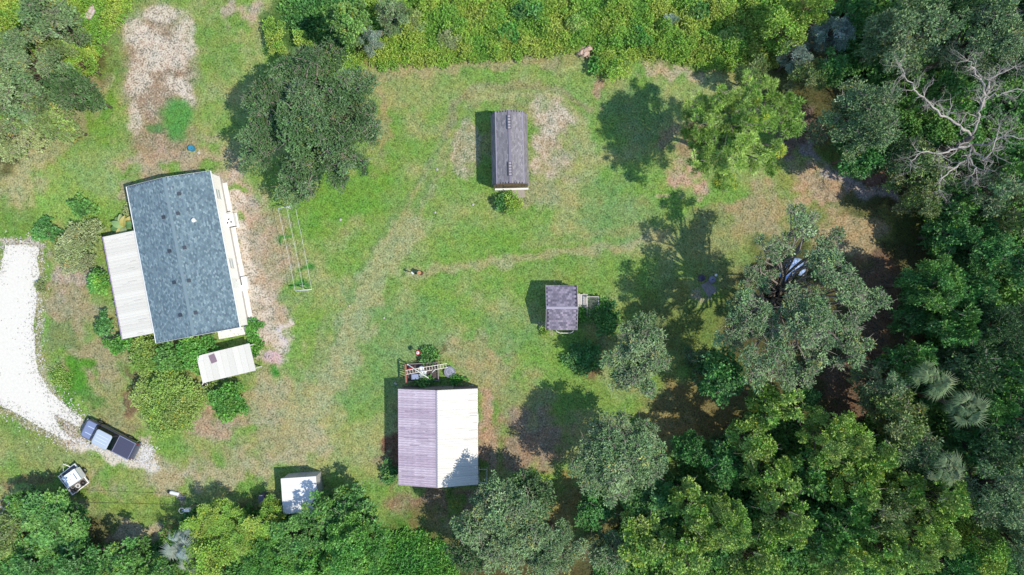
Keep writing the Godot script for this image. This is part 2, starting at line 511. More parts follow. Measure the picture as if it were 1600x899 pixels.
func species() -> void:
	clump.oak = leaf_mesh(26, 0.34, 0.24, 0.12, 0.35, 1)
	clump.rosette = leaf_mesh(24, 0.17, 0.17, 0.10, 0.8, 2)
	clump.broad = leaf_mesh(22, 0.28, 0.24, 0.15, 0.5, 3)
	clump.needle = leaf_mesh(70, 0.14, 0.26, 0.035, 0.7, 4, 0.0)
	clump.vine = leaf_mesh(24, 0.30, 0.15, 0.11, 0.5, 5)
	clump.fine = leaf_mesh(34, 0.24, 0.12, 0.06, 0.6, 6)
	KIND.oak = {mesh = clump.oak, dens = 42.0, size = 1.0, cols = [lin(80, 112, 68), lin(70, 102, 62), lin(96, 124, 84)], twig = 4}
	KIND.bright = {mesh = clump.rosette, dens = 74.0, size = 1.12, cols = [lin(140, 170, 78), lin(114, 158, 74), lin(156, 176, 98)], twig = 1}
	KIND.broad = {mesh = clump.broad, dens = 46.0, size = 1.0, cols = [lin(92, 140, 70), lin(110, 150, 74), lin(78, 126, 70)], twig = 1}
	KIND.olive = {mesh = clump.oak, dens = 40.0, size = 0.95, cols = [lin(126, 148, 82), lin(108, 140, 80), lin(136, 146, 100)], twig = 3}
	KIND.grey = {mesh = clump.oak, dens = 40.0, size = 0.95, cols = [lin(108, 138, 92), lin(96, 128, 86), lin(128, 150, 108)], twig = 5}
	KIND.dark = {mesh = clump.broad, dens = 42.0, size = 1.0, cols = [lin(74, 126, 66), lin(84, 136, 72), lin(96, 138, 80)], twig = 1}
	KIND.pine = {mesh = clump.needle, dens = 30.0, size = 1.3, cols = [lin(132, 166, 72), lin(108, 148, 66), lin(148, 174, 88)], twig = 1}
	KIND.pine_green = {mesh = clump.rosette, dens = 74.0, size = 1.12, cols = [lin(112, 150, 78), lin(94, 138, 72), lin(130, 158, 92)], twig = 1}
	KIND.vine = {mesh = clump.vine, dens = 48.0, size = 1.0, cols = [lin(128, 162, 66), lin(108, 154, 66), lin(150, 168, 78)], twig = 0}
	KIND.green = {mesh = clump.broad, dens = 58.0, size = 0.85, cols = [lin(94, 150, 66), lin(80, 138, 66), lin(110, 156, 72)], twig = 0}
	KIND.lime = {mesh = clump.vine, dens = 62.0, size = 0.95, cols = [lin(122, 152, 74), lin(104, 142, 66), lin(140, 160, 88)], twig = 0}
	KIND.sage = {mesh = clump.oak, dens = 54.0, size = 0.85, cols = [lin(140, 154, 106), lin(122, 144, 92), lin(152, 160, 122)], twig = 2}
	KIND.silver = {mesh = clump.fine, dens = 60.0, size = 1.1, cols = [lin(150, 168, 158), lin(112, 142, 124)], twig = 3}
	leaf_mat = StandardMaterial3D.new()
	leaf_mat.resource_name = "leaf"
	leaf_mat.vertex_color_use_as_albedo = true
	leaf_mat.roughness = 0.5
	leaf_mat.metallic_specular = 0.32
	leaf_mat.backlight_enabled = true
	leaf_mat.backlight = Color(0.14, 0.22, 0.07)

func leaves(called: String, lobes: Array, kind: Dictionary, r: RandomNumberGenerator, under := 0.25, flat := 0.75) -> MultiMeshInstance3D:
	# lobes: [centre, radius]; clumps are strewn through each lobe's outer half
	var where: Array[Transform3D] = []
	var cols: PackedColorArray = []
	for lobe in lobes:
		var c: Vector3 = lobe[0]
		var rad: float = lobe[1]
		var n := int(kind.dens * 0.8 * rad * rad) + 3
		var tone: Color = kind.cols[r.randi() % kind.cols.size()].lerp(kind.cols[r.randi() % kind.cols.size()], r.randf())
		tone = tone * r.randf_range(0.66, 1.24)
		var lump := r.randf() * 50.0
		for k in n:
			var d := Vector3(r.randfn(), r.randfn(), r.randfn()).normalized()
			if d.y < -under: d.y = -d.y * 0.6
			var bump := 1.0 + 0.22 * sin(d.x * 4.1 + lump) * sin(d.z * 4.7 + lump * 1.7) + 0.12 * sin(d.x * 9.0 + d.z * 8.0 + lump)
			var p := c + d * Vector3(1, flat, 1) * rad * bump * r.randf_range(0.62, 1.04)
			if r.randf() < 0.07: p = c + d * Vector3(1, flat, 1) * rad * r.randf_range(1.05, 1.25)
			if p.y < 0.03: continue
			var b := Basis.from_euler(Vector3(r.randfn() * 0.35, r.randf() * TAU_, r.randfn() * 0.35)).scaled(Vector3.ONE * kind.size * r.randf_range(0.7, 1.25))
			where.append(Transform3D(b, p))
			var own: Color = kind.cols[r.randi() % kind.cols.size()]
			var g := r.randf_range(1.0, 1.5)
			var t := tone.lerp(own, 0.3)
			var odd := r.randf()
			if odd < 0.025: t = Color(t.r * 1.7, t.g * 1.15, t.b * 0.8)
			elif odd < 0.08: t = Color(t.r * 1.25 + 0.03, t.g * 1.2 + 0.03, t.b * 1.25 + 0.03)
			cols.append(Color(t.r * g, t.g * g, t.b * g))
	return scatter(called, kind.mesh, leaf_mat, where, cols)

func scatter(called: String, mesh: Mesh, material: Material, where: Array[Transform3D], cols: PackedColorArray) -> MultiMeshInstance3D:
	var mm := MultiMesh.new()
	mm.transform_format = MultiMesh.TRANSFORM_3D
	mm.use_colors = true
	mm.mesh = mesh
	mm.instance_count = where.size()
	for k in where.size():
		mm.set_instance_transform(k, where[k])
		mm.set_instance_color(k, cols[k])
	var o := MultiMeshInstance3D.new()
	o.name = called
	o.multimesh = mm
	o.material_override = material
	o.set_meta("kind", "stuff")
	return o

func crooked(a: Vector3, b: Vector3, r: RandomNumberGenerator, sag := 0.12, n := 4) -> Array:
	var pts := []
	var l := a.distance_to(b)
	for k in n + 1:
		var t := float(k) / n
		var j := Vector3(r.randfn(), r.randfn() * 0.6, r.randfn()) * l * sag * 0.5 * sin(t * PI)
		pts.append(a.lerp(b, t) + j + Vector3(0, l * sag * sin(t * PI), 0))
	return pts

func limbs(st: SurfaceTool, a: Vector3, lobes: Array, r: RandomNumberGenerator, thick: float) -> void:
	for lobe in lobes:
		var pts := crooked(a + Vector3(0, r.randf_range(-0.4, 0.6), 0), lobe[0], r)
		var rr := []
		for k in pts.size(): rr.append(lerpf(thick * 0.5, 0.035, float(k) / (pts.size() - 1)))
		tube(st, pts, rr, 5)

func twigs(st: SurfaceTool, lobes: Array, n: int, r: RandomNumberGenerator, reach := 1.08) -> void:
	for lobe in lobes:
		for k in n:
			var d := Vector3(r.randfn(), absf(r.randfn()) * 0.8 + 0.25, r.randfn()).normalized()
			var e: Vector3 = lobe[0] + d * Vector3(1, 0.8, 1) * lobe[1] * reach * r.randf_range(0.85, 1.05)
			var pts := crooked(lobe[0], e, r, 0.1, 3)
			tube(st, pts, [0.045, 0.035, 0.026, 0.012], 4)
			for q in 2:
				var f: Vector3 = pts[2 + q] + Vector3(r.randfn(), r.randf() * 0.4, r.randfn()) * 0.4
				tube(st, [pts[2 + q], f], [0.02, 0.008], 3)

func dome(radius: float, height: float, deep: float, r: RandomNumberGenerator) -> Array:
	# lobes of a crown: a spread disc of clusters, higher towards the middle, some missing
	var out := []
	var n := int(9 + radius * 3.8)
	for k in n:
		if r.randf() < 0.12 and k > 2: continue
		var d := radius * 0.82 * sqrt((k + 0.3) / n)
		var a := k * 2.39996 + r.randfn() * 0.35
		var rad := radius * r.randf_range(0.17, 0.32) * (1.0 - 0.2 * d / radius)
		out.append([Vector3(cos(a) * d * r.randf_range(0.85, 1.15), height - deep + deep * (1.0 - pow(d / radius, 2.0)) + r.randfn() * deep * 0.2, sin(a) * d * r.randf_range(0.85, 1.15)), rad])
	for k in 6:   # a lower skirt that closes over the trunk
		var a := k * TAU_ / 6.0 + r.randf()
		var d := radius * r.randf_range(0.25, 0.6)
		out.append([Vector3(cos(a) * d, height - deep * r.randf_range(1.1, 1.9), sin(a) * d), radius * r.randf_range(0.22, 0.3)])
	return out

func tree_parts(root: Node3D, lobes: Array, kind: Dictionary, thick: float, fork: float, r: RandomNumberGenerator, bark: Material, twig_extra := 0) -> void:
	var st := begin(true)
	tube(st, [Vector3(0, -0.1, 0), Vector3(0.05, fork * 0.3, 0), Vector3(0.1, fork * 0.7, -0.08), Vector3(0, fork, 0)], [thick * 1.2, thick, thick * 0.85, thick * 0.7], 8)
	limbs(st, Vector3(0, fork, 0), lobes, r, thick)
	part("trunk", done(st), bark, root)
	var n: int = kind.twig + twig_extra
	if n > 0:
		st = begin(true)
		twigs(st, lobes, n, r)
		part("twig", done(st), mat("twig bark", c8(150, 142, 132), 0.9), root).set_meta("kind", "stuff")
	root.add_child(leaves("crown", lobes, kind, r))

func template(kind: String, size: String, k: int) -> Node3D:
	var key := "%s %s %d" % [kind, size, k]
	if templates.has(key): return templates[key]
	var r := RandomNumberGenerator.new()
	r.seed = hash(key)
	var root := Node3D.new()
	var big := size == "large"
	var lobes := dome(4.0 if big else 2.3, 7.6 if big else 4.6, 2.6 if big else 1.6, r)
	tree_parts(root, lobes, KIND[kind], 0.26 if big else 0.14, 3.6 if big else 2.0, r, mat("grey bark", c8(112, 100, 88), 0.9, 0.5, 0.8))
	templates[key] = root
	return root

func tree(px: float, py: float, r_px: float, top: float, kind: String, called: String, label: String, group := "") -> void:
	var hc := top * 0.8
	var radius := r_px * CELL * (EYE - hc) / EYE * 1.06
	var size := "large" if radius > 2.75 else "small"
	var root: Node3D = template(kind, size, rng.randi() % (3 if size == "large" else 2)).duplicate()
	root.name = numbered(called)
	add_child(root)
	root.position = at(px, py, hc)
	root.rotation.y = rng.randf() * TAU_
	var k := radius / (4.0 if size == "large" else 2.3)
	root.scale = Vector3(k, top / (8.4 if size == "large" else 5.1), k)
	tag(root, label, "tree", group)

func own_tree(px: float, py: float, base_h: float, spots: Array, kind: String, called: String, label: String, thick := 0.4, twig_extra := 0, small := 0.42, s := 1, open := false) -> void:
	# a tree with a crown of its own: spots are [px, py, radius in cells, height]
	var r := RandomNumberGenerator.new()
	r.seed = s * 77 + 5
	var foot := at(px, py, base_h)
	var root := thing(called, label, "tree", foot)
	var lobes := []
	for q in spots:
		var c := at(q[0], q[1], q[3]) - foot
		c.y = q[3]
		var rad: float = q[2] * CELL * (EYE - q[3]) / EYE
		if rad < 1.5:
			lobes.append([c, rad])
			continue
		var n := int(4 + rad * 2.1) if open else int(6 + rad * 2.8)
		for k in n:
			var d := rad * 0.88 * sqrt((k + 0.2) / n)
			var a := k * 2.39996 + r.randf()
			lobes.append([c + Vector3(cos(a) * d, (0.35 - pow(d / rad, 2.0)) * rad * 0.45 + r.randfn() * 0.35, sin(a) * d), rad * small * r.randf_range(0.6, 1.1)])
	var fork: float = spots[0][3] * 0.45
	tree_parts(root, lobes, KIND[kind], thick, fork, r, mat("pale bark", c8(150, 140, 128), 0.9, 0.5, 0.8), twig_extra)

func shrub(px: float, py: float, rx: float, rz: float, tall: float, kind: String, called: String, label: String, category := "shrub", turn := 0.0) -> Node3D:
	var r := RandomNumberGenerator.new()
	r.seed = int(px * 13 + py * 7)
	var root := thing(called, label, category, at(px, py, tall * 0.6), turn)
	var wx := rx * CELL * 1.1
	var wz := rz * CELL * 1.1
	var lobes := []
	var n := int(4 + (wx + wz) * 2.2)
	for k in n:
		var d := 0.74 * sqrt((k + 0.2) / n)
		var a := k * 2.39996 + r.randf() * 0.5
		var rad := minf(wx, wz) * r.randf_range(0.20, 0.42)
		lobes.append([Vector3(cos(a) * d * wx, maxf(rad * 0.4, tall * (0.85 - 0.6 * d * d) - rad * 0.6 + r.randfn() * 0.08 * tall), sin(a) * d * wz), rad])
	var st := begin(true)
	for lobe in lobes:
		tube(st, crooked(Vector3(r.randfn() * 0.05, -0.05, r.randfn() * 0.05), lobe[0], r, 0.1, 3), [0.04, 0.03, 0.02, 0.012], 4)
	part("stem", done(st), mat("shrub stem", c8(96, 82, 66), 0.9), root)
	root.add_child(leaves("foliage", lobes, KIND[kind], r, 0.5, 0.85))
	return root

func fan_frond(s: int, length: float) -> ArrayMesh:
	# a cabbage palm's leaf: a bent stalk and a fan of narrow folded leaflets
	var r := RandomNumberGenerator.new()
	r.seed = s
	var st := begin()
	var tip := Vector3(length * 0.5, length * 0.12, 0)
	tube(st, [Vector3.ZERO, Vector3(length * 0.28, length * 0.12, 0), tip], [0.035, 0.025, 0.02], 4)
	for k in 15:
		var a := lerpf(-1.25, 1.25, k / 14.0)
		var d := Vector3(cos(a), 0, sin(a))
		var l := length * (0.62 - 0.05 * absf(a)) * r.randf_range(0.9, 1.08)
		var side := Vector3(-d.z, 0, d.x) * 0.036
		var p1 := tip + d * l * 0.55 + Vector3(0, 0.05 * length - 0.04 * length * absf(a), 0)
		var p2 := tip + d * l + Vector3(0, -length * r.randf_range(0.12, 0.5), 0)
		var up := Vector3(0, 0.03, 0)
		var deep := Vector3(0, -1, 0)
		tri(st, tip, p1 + side, p1 + up, tip + deep)
		tri(st, tip, p1 + up, p1 - side, tip + deep)
		tri(st, p1 + side, p1 + up, p2, p1 + deep)
		tri(st, p1 + up, p1 - side, p2, p1 + deep)
	return done(st)

func palm(px: float, py: float, r_px: float, tall: float, colour: Color, label: String) -> void:
	var root := thing("cabbage_palm", label, "palm", at(px, py, tall))
	var st := begin(true)
	tube(st, [Vector3(0, -0.1, 0), Vector3(0.08, tall * 0.5, 0), Vector3(0, tall, 0)], [0.24, 0.19, 0.17], 8)
	part("trunk", done(st), mat("palm bark", c8(118, 104, 88), 0.95, 0.5, 2.0), root)
	var length := r_px * CELL * (EYE - tall) / EYE * 1.05
	for k in 22:
		var key := "frond %d %d" % [k % 4, int(length * 10)]
		if not clump.has(key): clump[key] = fan_frond(k % 4 + 9, length)
		var tone := colour.lerp(c8(172, 166, 128), rng.randf() * 0.4)
		var o := part("frond", clump[key], mat("frond %d %s" % [k % 5, colour.to_html()], tone, 0.8), root)
		o.position = Vector3(0, tall, 0)
		o.rotation = Vector3(rng.randfn() * 0.35, k * 2.39996 + rng.randfn() * 0.4, lerpf(1.2, -0.5, k / 21.0) + rng.randfn() * 0.15)
		o.scale = Vector3.ONE * (rng.randf_range(0.6, 1.1) if k > 4 else rng.randf_range(0.3, 0.55))

func vine_bed(called: String, label: String, edge: PackedVector2Array, tall: float, per: float, kind: String, s: int, taper := 26.0) -> void:
	# a thicket: leaf sprays heaped over bumpy ground cover inside an outline (cells)
	var r := RandomNumberGenerator.new()
	r.seed = s
	var lumps := noise(0.02, s, 3)
	var tint := noise(0.013, s + 1, 3)
	var knobs := noise(0.06, s + 2, 2)
	var lo := edge[0]
	var hi := edge[0]
	for p in edge:
		lo = lo.min(p)
		hi = hi.max(p)
	var where: Array[Transform3D] = []
	var cols: PackedColorArray = []
	var pal: Array = KIND[kind].cols
	var n := int((hi.x - lo.x) * (hi.y - lo.y) * CELL * CELL * per)
	for k in n:
		var p := Vector2(r.randf_range(lo.x, hi.x), r.randf_range(lo.y, hi.y))
		var q := p + Vector2(lumps.get_noise_2d(p.x * 3, p.y * 3), lumps.get_noise_2d(p.x * 3 + 700, p.y * 3)) * 14.0
		if not Geometry2D.is_point_in_polygon(q, edge): continue
		var near := 1e9
		for e in edge.size():
			near = minf(near, q.distance_to(Geometry2D.get_closest_point_to_segment(q, edge[e], edge[(e + 1) % edge.size()])))
		var bump := lumps.get_noise_2d(p.x, p.y) * 0.7 + knobs.get_noise_2d(p.x, p.y) * 0.3
		var deep := clampf(near / taper, 0.08, 1.0)
		if bump < -0.36 and r.randf() < 0.75: continue
		var h := tall * sqrt(deep) * clampf(0.6 + 1.25 * bump, 0.1, 1.7) * r.randf_range(0.72, 1.05)
		var at3 := at(p.x, p.y)
		at3.y = h
		where.append(Transform3D(Basis.from_euler(Vector3(r.randfn() * 0.4, r.randf() * TAU_, r.randfn() * 0.4)).scaled(Vector3.ONE * r.randf_range(0.75, 1.3)), at3))
		var t := clampf(0.5 + tint.get_noise_2d(p.x, p.y) * 1.3 + knobs.get_noise_2d(p.x + 300, p.y) * 0.5 + r.randfn() * 0.12, 0.0, 1.0)
		var c: Color = pal[1].lerp(pal[0], t * 2.0) if t < 0.5 else pal[0].lerp(pal[2], t * 2.0 - 1.0)
		var g := r.randf_range(0.9, 1.45)
		cols.append(Color(c.r * g, c.g * g, c.b * g))
	var o := scatter(numbered(called), KIND[kind].mesh, leaf_mat, where, cols)
	add_child(o)
	tag(o, label, "undergrowth", "", "stuff")

func grass(lawn_n: int) -> void:
	var r := RandomNumberGenerator.new()
	r.seed = 404
	var tuft := leaf_mesh(6, 0.07, 0.10, 0.022, 1.1, 8, 0.0)
	var where: Array[Transform3D] = []
	var cols: PackedColorArray = []
	for k in lawn_n:
		var p := Vector3(r.randf_range(-53, 53), 0, r.randf_range(-30, 30))
		var c := ground_at(p)
		if c.a > 0.55 and r.randf() < 0.8: continue
		var l := Color(c.r, c.g, c.b).srgb_to_linear()
		if c.g < c.r * 1.02 and r.randf() < 0.7: continue
		if drive_has(p): continue
		var g := r.randf_range(0.8, 1.25)
		p.y = 0.02
		where.append(Transform3D(Basis.from_euler(Vector3(0, r.randf() * TAU_, 0)).scaled(Vector3.ONE * r.randf_range(0.7, 1.5)), p))
		cols.append(Color(l.r * g * r.randf_range(0.92, 1.15), l.g * g, l.b * g * 0.85))
	var m := leaf_mat.duplicate()
	m.resource_name = "grass blade"
	var o := scatter("grass", tuft, m, where, cols)
	add_child(o)
	tag(o, "short patchy grass of the mown lawn between house, sheds and woods", "grass", "", "stuff")

# ---------------------------------------------------------------- buildings
func slope_basis(side: int, half: float, drop: float) -> Basis:
	# x runs down the slope, y away from it, z along the ridge
	var x := Vector3(side * half, -drop, 0).normalized()
	var z := Vector3(0, 0, 1)
	var y := z.cross(x)
	if y.y < 0.0:
		z = -z
		y = -y
	return Basis(x, y, z)

func shingle_field(root: Node, start: Vector3, b: Basis, run: float, length: float, tab: Vector2, tones: Array, s: int) -> void:
	# overlapping tabs laid course by course from the eave up; start = the middle of the ridge line
	var r := RandomNumberGenerator.new()
	r.seed = s
	var st := begin()
	box(st, Vector3.ZERO, Vector3(tab.y * 1.12, 0.014, tab.x - 0.012))
	var mesh := done(st)
	var where: Array[Transform3D] = []
	var cols: PackedColorArray = []
	var rows := int(run / tab.y)
	var n := int(length / tab.x)
	for i in rows:
		for k in n:
			var z := (k + 0.5 + (0.5 if i % 2 else 0.0)) * tab.x - length / 2.0
			if z + tab.x * 0.5 > length / 2.0 + 0.01: z = -length / 2.0 + tab.x * 0.5 - 0.002
			var p := start + b * Vector3((i + 0.5) * run / rows, 0.022 + r.randf() * 0.004, z)
			where.append(Transform3D(b * Basis(Vector3(0, 0, 1), -0.035), p))
			var c: Color = tones[r.randi() % tones.size()]
			var g := r.randf_range(0.86, 1.14)
			cols.append(Color(c.r * g, c.g * g, c.b * g))
	var m: StandardMaterial3D = mats.get("shingle")
	if m == null:
		m = StandardMaterial3D.new()
		m.resource_name = "shingle"
		m.vertex_color_use_as_albedo = true
		m.roughness = 0.9
		mats["shingle"] = m
	root.add_child(scatter("shingle", mesh, m, where, cols), true)

func panel_mesh(run: float, width: float, ribs: int, high: float) -> ArrayMesh:
	# a roofing sheet with raised ribs running down the slope; its ridge end is the origin
	var st := begin()
	box(st, Vector3(run / 2.0, 0.0, 0), Vector3(run, 0.012, width - 0.012))
	for k in ribs:
		var z := (k + 0.5) / ribs * width - width / 2.0
		var a := 0.045
		var t := 0.018
		var y0 := 0.006
		var q := [Vector3(0, y0, z - a), Vector3(0, y0 + high, z - t), Vector3(0, y0 + high, z + t), Vector3(0, y0, z + a)]
		var e := Vector3(run, 0, 0)
		for i in 3: quad(st, q[i], q[i + 1], q[i + 1] + e, q[i] + e, Vector3(run / 2.0, -1, z))
		for off in [Vector3.ZERO, e]: quad(st, q[0] + off, q[1] + off, q[2] + off, q[3] + off, Vector3(run / 2.0, y0, z))
	return done(st)

func seam_mesh(run: float, width: float, ribs: int) -> ArrayMesh:
	var st := begin()
	for k in ribs:
		var z := (k + 0.5) / ribs * width - width / 2.0 - 0.056
		box(st, Vector3(run / 2.0, 0.0085, z), Vector3(run - 0.02, 0.005, 0.026))
	return done(st)

func gable_walls(root: Node3D, half: float, long: float, low: float, eave: float, ridge: float, m: Material, thick := 0.12) -> void:
	for s in [-1, 1]:
		part("wall", box_mesh(Vector3(s * (half - thick / 2.0), (low + eave) / 2.0, 0), Vector3(thick, eave - low, long)), m, root)
	for s in [-1, 1]:
		var st := begin()
		var z: float = s * (long / 2.0 - thick / 2.0)
		var rings := []
		for e in [-1, 1]:
			var ring := []
			for p in [Vector2(-half + thick + 0.003, low), Vector2(half - thick - 0.003, low), Vector2(half - thick - 0.003, eave), Vector2(0, ridge - 0.03), Vector2(-half + thick + 0.003, eave)]:
				ring.append(Vector3(p.x, p.y, z + e * thick / 2.0))
			rings.append(ring)
		loft(st, rings)
		part("gable_wall", done(st), m, root)

func window_part(root: Node3D, where: Vector3, w: float, h: float, turn: float) -> void:
	# a framed window whose outer face looks along +x before the turn
	var b := Basis(Vector3.UP, turn)
	var st := begin()
	for s in [-1, 1]:
		box(st, where + b * Vector3(0.02, s * (h / 2.0 - 0.03), 0), Vector3(0.06, 0.06, w), b)
		box(st, where + b * Vector3(0.02, 0, s * (w / 2.0 - 0.03)), Vector3(0.06, h - 0.12, 0.06), b)
	box(st, where + b * Vector3(0.022, 0, 0), Vector3(0.05, 0.04, w - 0.12), b)
	var f := part("window", done(st), mat("white trim", c8(225, 225, 220), 0.6), root)
	part("pane", box_mesh(where + b * Vector3(0.012, 0, 0), Vector3(0.01, h - 0.12, w - 0.12), b), mat("blind glass", c8(176, 182, 186), 0.1), f)

func house() -> void:
	var w := 4.12
	var l := 15.5
	var root := thing("house", "long blue-grey shingled house with a white metal porch roof along its side", "house", Vector3(-31.98, 0, -2.97), 10.76)
	var siding := mat("white siding", c8(244, 244, 242), 0.6, 0.12, 0.6)
	var trim := mat("white trim", c8(225, 225, 220), 0.6)
	part("foundation", box_mesh(Vector3(0, 0.3, 0), Vector3(w * 2 - 0.3, 0.6, l - 0.3)), mat("pale skirting", c8(206, 204, 200), 0.85, 0.3, 1.0), root)
	gable_walls(root, w - 0.12, l - 0.3, 0.6, 2.95, 3.75, siding)
	for s in [-1, 1]:
		for k in 9:   # lapped siding boards on the two long walls
			part("siding_board", box_mesh(Vector3(s * (w - 0.112), 0.76 + k * 0.25, 0), Vector3(0.028, 0.235, l - 0.34), Basis(Vector3(0, 0, 1), s * 0.05)), siding, root)
	var roof := part("roof", null, null, root)
	var st := begin()
	for s in [-1, 1]:
		var b := slope_basis(s, w, 0.85)
		var run := Vector2(w, 0.85).length()
		box(st, Vector3(0, 3.82, 0) + b * Vector3(run / 2.0, 0, 0), Vector3(run, 0.025, l), b)
	roof.mesh = done(st)
	roof.material_override = mat("roof deck", c8(70, 84, 98), 0.9)
	var tones := [lin(97, 117, 126), lin(90, 109, 119), lin(106, 126, 134), lin(82, 101, 111), lin(100, 120, 128), lin(119, 137, 143)]
	for s in [-1, 1]:
		shingle_field(roof, Vector3(0, 3.82, 0), slope_basis(s, w, 0.85), Vector2(w, 0.85).length(), l, Vector2(0.235, 0.145), tones, 10 + s)
	st = begin()
	for k in 50:
		var t := Basis(Vector3(0, 0, 1), 0.0)
		box(st, Vector3(0, 3.862 + (k % 2) * 0.004, -l / 2.0 + 0.155 + k * 0.31), Vector3(0.30, 0.012, 0.33), t)
	part("ridge_cap", done(st), mat("ridge shingle", c8(108, 126, 134), 0.9), roof)
	for s in [-1, 1]:
		part("gutter", box_mesh(Vector3(s * (w + 0.05), 2.93, 0), Vector3(0.1, 0.1, l - 0.02)), trim, roof)
		for e in [-1, 1]:
			var bb := slope_basis(s, w, 0.85)
			part("fascia", box_mesh(Vector3(0, 3.74, e * (l / 2.0 + 0.012)) + bb * Vector3(2.12, 0, 0), Vector3(4.16, 0.16, 0.022), bb), trim, roof)
	# roof vents: offsets across and along the roof
	for v in [[1.05, -5.95], [0.65, -4.1], [-0.75, -4.0], [0.65, -0.75], [-0.8, -0.7], [0.5, 2.45], [-0.95, 2.35], [0.55, 5.6], [-0.95, 5.55]]:
		var sd := 1 if v[0] > 0 else -1
		var sb := slope_basis(sd, w, 0.85)
		var sp := Vector3(0, 3.82, 0) + sb * Vector3(absf(v[0]) * 1.02, 0.03, v[1] * (sb.z.z))
		st = begin()
		box(st, sp + sb * Vector3(0, 0.03, 0), Vector3(0.30, 0.05, 0.30), sb)
		box(st, sp + sb * Vector3(0, 0.13, 0), Vector3(0.31, 0.04, 0.31), sb)
		box(st, sp + sb * Vector3(0, 0.08, 0), Vector3(0.2, 0.08, 0.2), sb)
		part("roof_vent", done(st), mat("vent metal", c8(52, 60, 70), 0.6), roof)
	part("vent_pipe", lathe_mesh([Vector2(0.10, 3.35), Vector2(0.10, 3.8), Vector2(0.2, 3.81), Vector2(0.2, 3.88), Vector2(0.0, 3.94)], 12, Vector3(2.05, 0.05, -3.15)), trim, roof)
	for z in [-5.6, 1.4]: window_part(root, Vector3(w - 0.075, 1.9, z), 1.0, 1.1, 0.0)
	for z in [-5.2]: window_part(root, Vector3(-w + 0.075, 1.9, z), 1.0, 1.1, PI)
	var d := part("door", box_mesh(Vector3(w - 0.065, 1.62, 3.4), Vector3(0.05, 2.0, 0.92)), mat("door paint", c8(226, 228, 226), 0.5), root)
	part("handle", box_mesh(Vector3(w - 0.02, 1.6, 3.1), Vector3(0.05, 0.05, 0.1)), mat("chrome", c8(170, 170, 172), 0.25, 0.0, 1.0, 0.9), d)
	part("step", box_mesh(Vector3(w + 0.3, 0.22, 3.4), Vector3(0.55, 0.44, 1.3)), mat("pale concrete", c8(222, 221, 217), 0.85, 0.2, 1.2), root)
	part("apron", box_mesh(Vector3(w + 0.06, 0.03, 0.3), Vector3(0.46, 0.06, 14.6)), mat("pale concrete", c8(222, 221, 217), 0.85, 0.2, 1.2), root)
	part("apron", box_mesh(Vector3(2.6, 0.032, l / 2.0 + 0.35), Vector3(3.9, 0.06, 0.8)), mat("pale concrete", c8(222, 221, 217), 0.85, 0.2, 1.2), root)
	# the porch
	var z0 := -3.5
	var z1 := 6.75
	var pw := 3.55
	var pr := part("porch_roof", box_mesh(Vector3(-w - pw / 2.0, 2.43, (z0 + z1) / 2.0), Vector3(pw - 0.1, 0.05, z1 - z0 - 0.1), Basis(Vector3(0, 0, 1), 0.075)), mat("porch frame", c8(214, 210, 206), 0.7), root)
	var sheet := panel_mesh(pw, 0.62, 2, 0.016)
	var seam := seam_mesh(pw, 0.62, 2)
	var bp := slope_basis(-1, pw, 0.27)
	var n := int((z1 - z0) / 0.62)
	for k in n:
		var o := part("roof_panel", sheet, mat("white sheet %d" % (k % 3), Color.WHITE), pr)
		o.transform = Transform3D(bp, Vector3(-w + 0.02, 2.62, z0 + (k + 0.5) * (z1 - z0) / n))
		if k in [0, 4, 5, 7, 10, 13, 15]:
			for q in 2:
				var a := rng.randf_range(0.9, 2.6)
				var t := part("dirt_streak", box_mesh(Vector3(a, 0.0085, -0.2 + q * 0.19), Vector3(rng.randf_range(0.5, 1.1), 0.004, 0.035)), mat("roof dirt", c8(150, 142, 140), 0.9), pr)
				t.transform = o.transform
	part("trim_board", box_mesh(Vector3(-w - pw - 0.02, 2.32, (z0 + z1) / 2.0), Vector3(0.07, 0.16, z1 - z0)), mat("lilac trim", c8(146, 132, 158), 0.6), pr)
	part("porch_floor", box_mesh(Vector3(-w - pw / 2.0, 0.42, (z0 + z1) / 2.0), Vector3(pw - 0.5, 0.12, z1 - z0 - 0.3)), mat("deck wood", c8(138, 124, 112), 0.85, 0.5, 1.0), root)
	for k in 5:
		part("porch_post", box_mesh(Vector3(-w - pw + 0.22, 1.35, lerpf(z0 + 0.15, z1 - 0.15, k / 4.0)), Vector3(0.11, 1.75, 0.11)), trim, root)
	for k in 3:
		part("step", box_mesh(Vector3(-w - pw - 0.02 - k * 0.34, 0.36 - k * 0.12, 3.6), Vector3(0.34, 0.10, 1.3)), mat("step boards", c8(128, 112, 130), 0.8), root)
	for s in [-1, 1]:
		st = begin(true)
		tube(st, [Vector3(-w - pw + 0.15, 1.35, 3.6 + s * 0.75), Vector3(-w - pw - 0.6, 1.15, 3.6 + s * 0.75), Vector3(-w - pw - 1.1, 0.85, 3.6 + s * 0.8), Vector3(-w - pw - 1.15, 0.0, 3.6 + s * 0.8)], [0.045, 0.045, 0.045, 0.045], 6)
		part("handrail", done(st), trim, root)

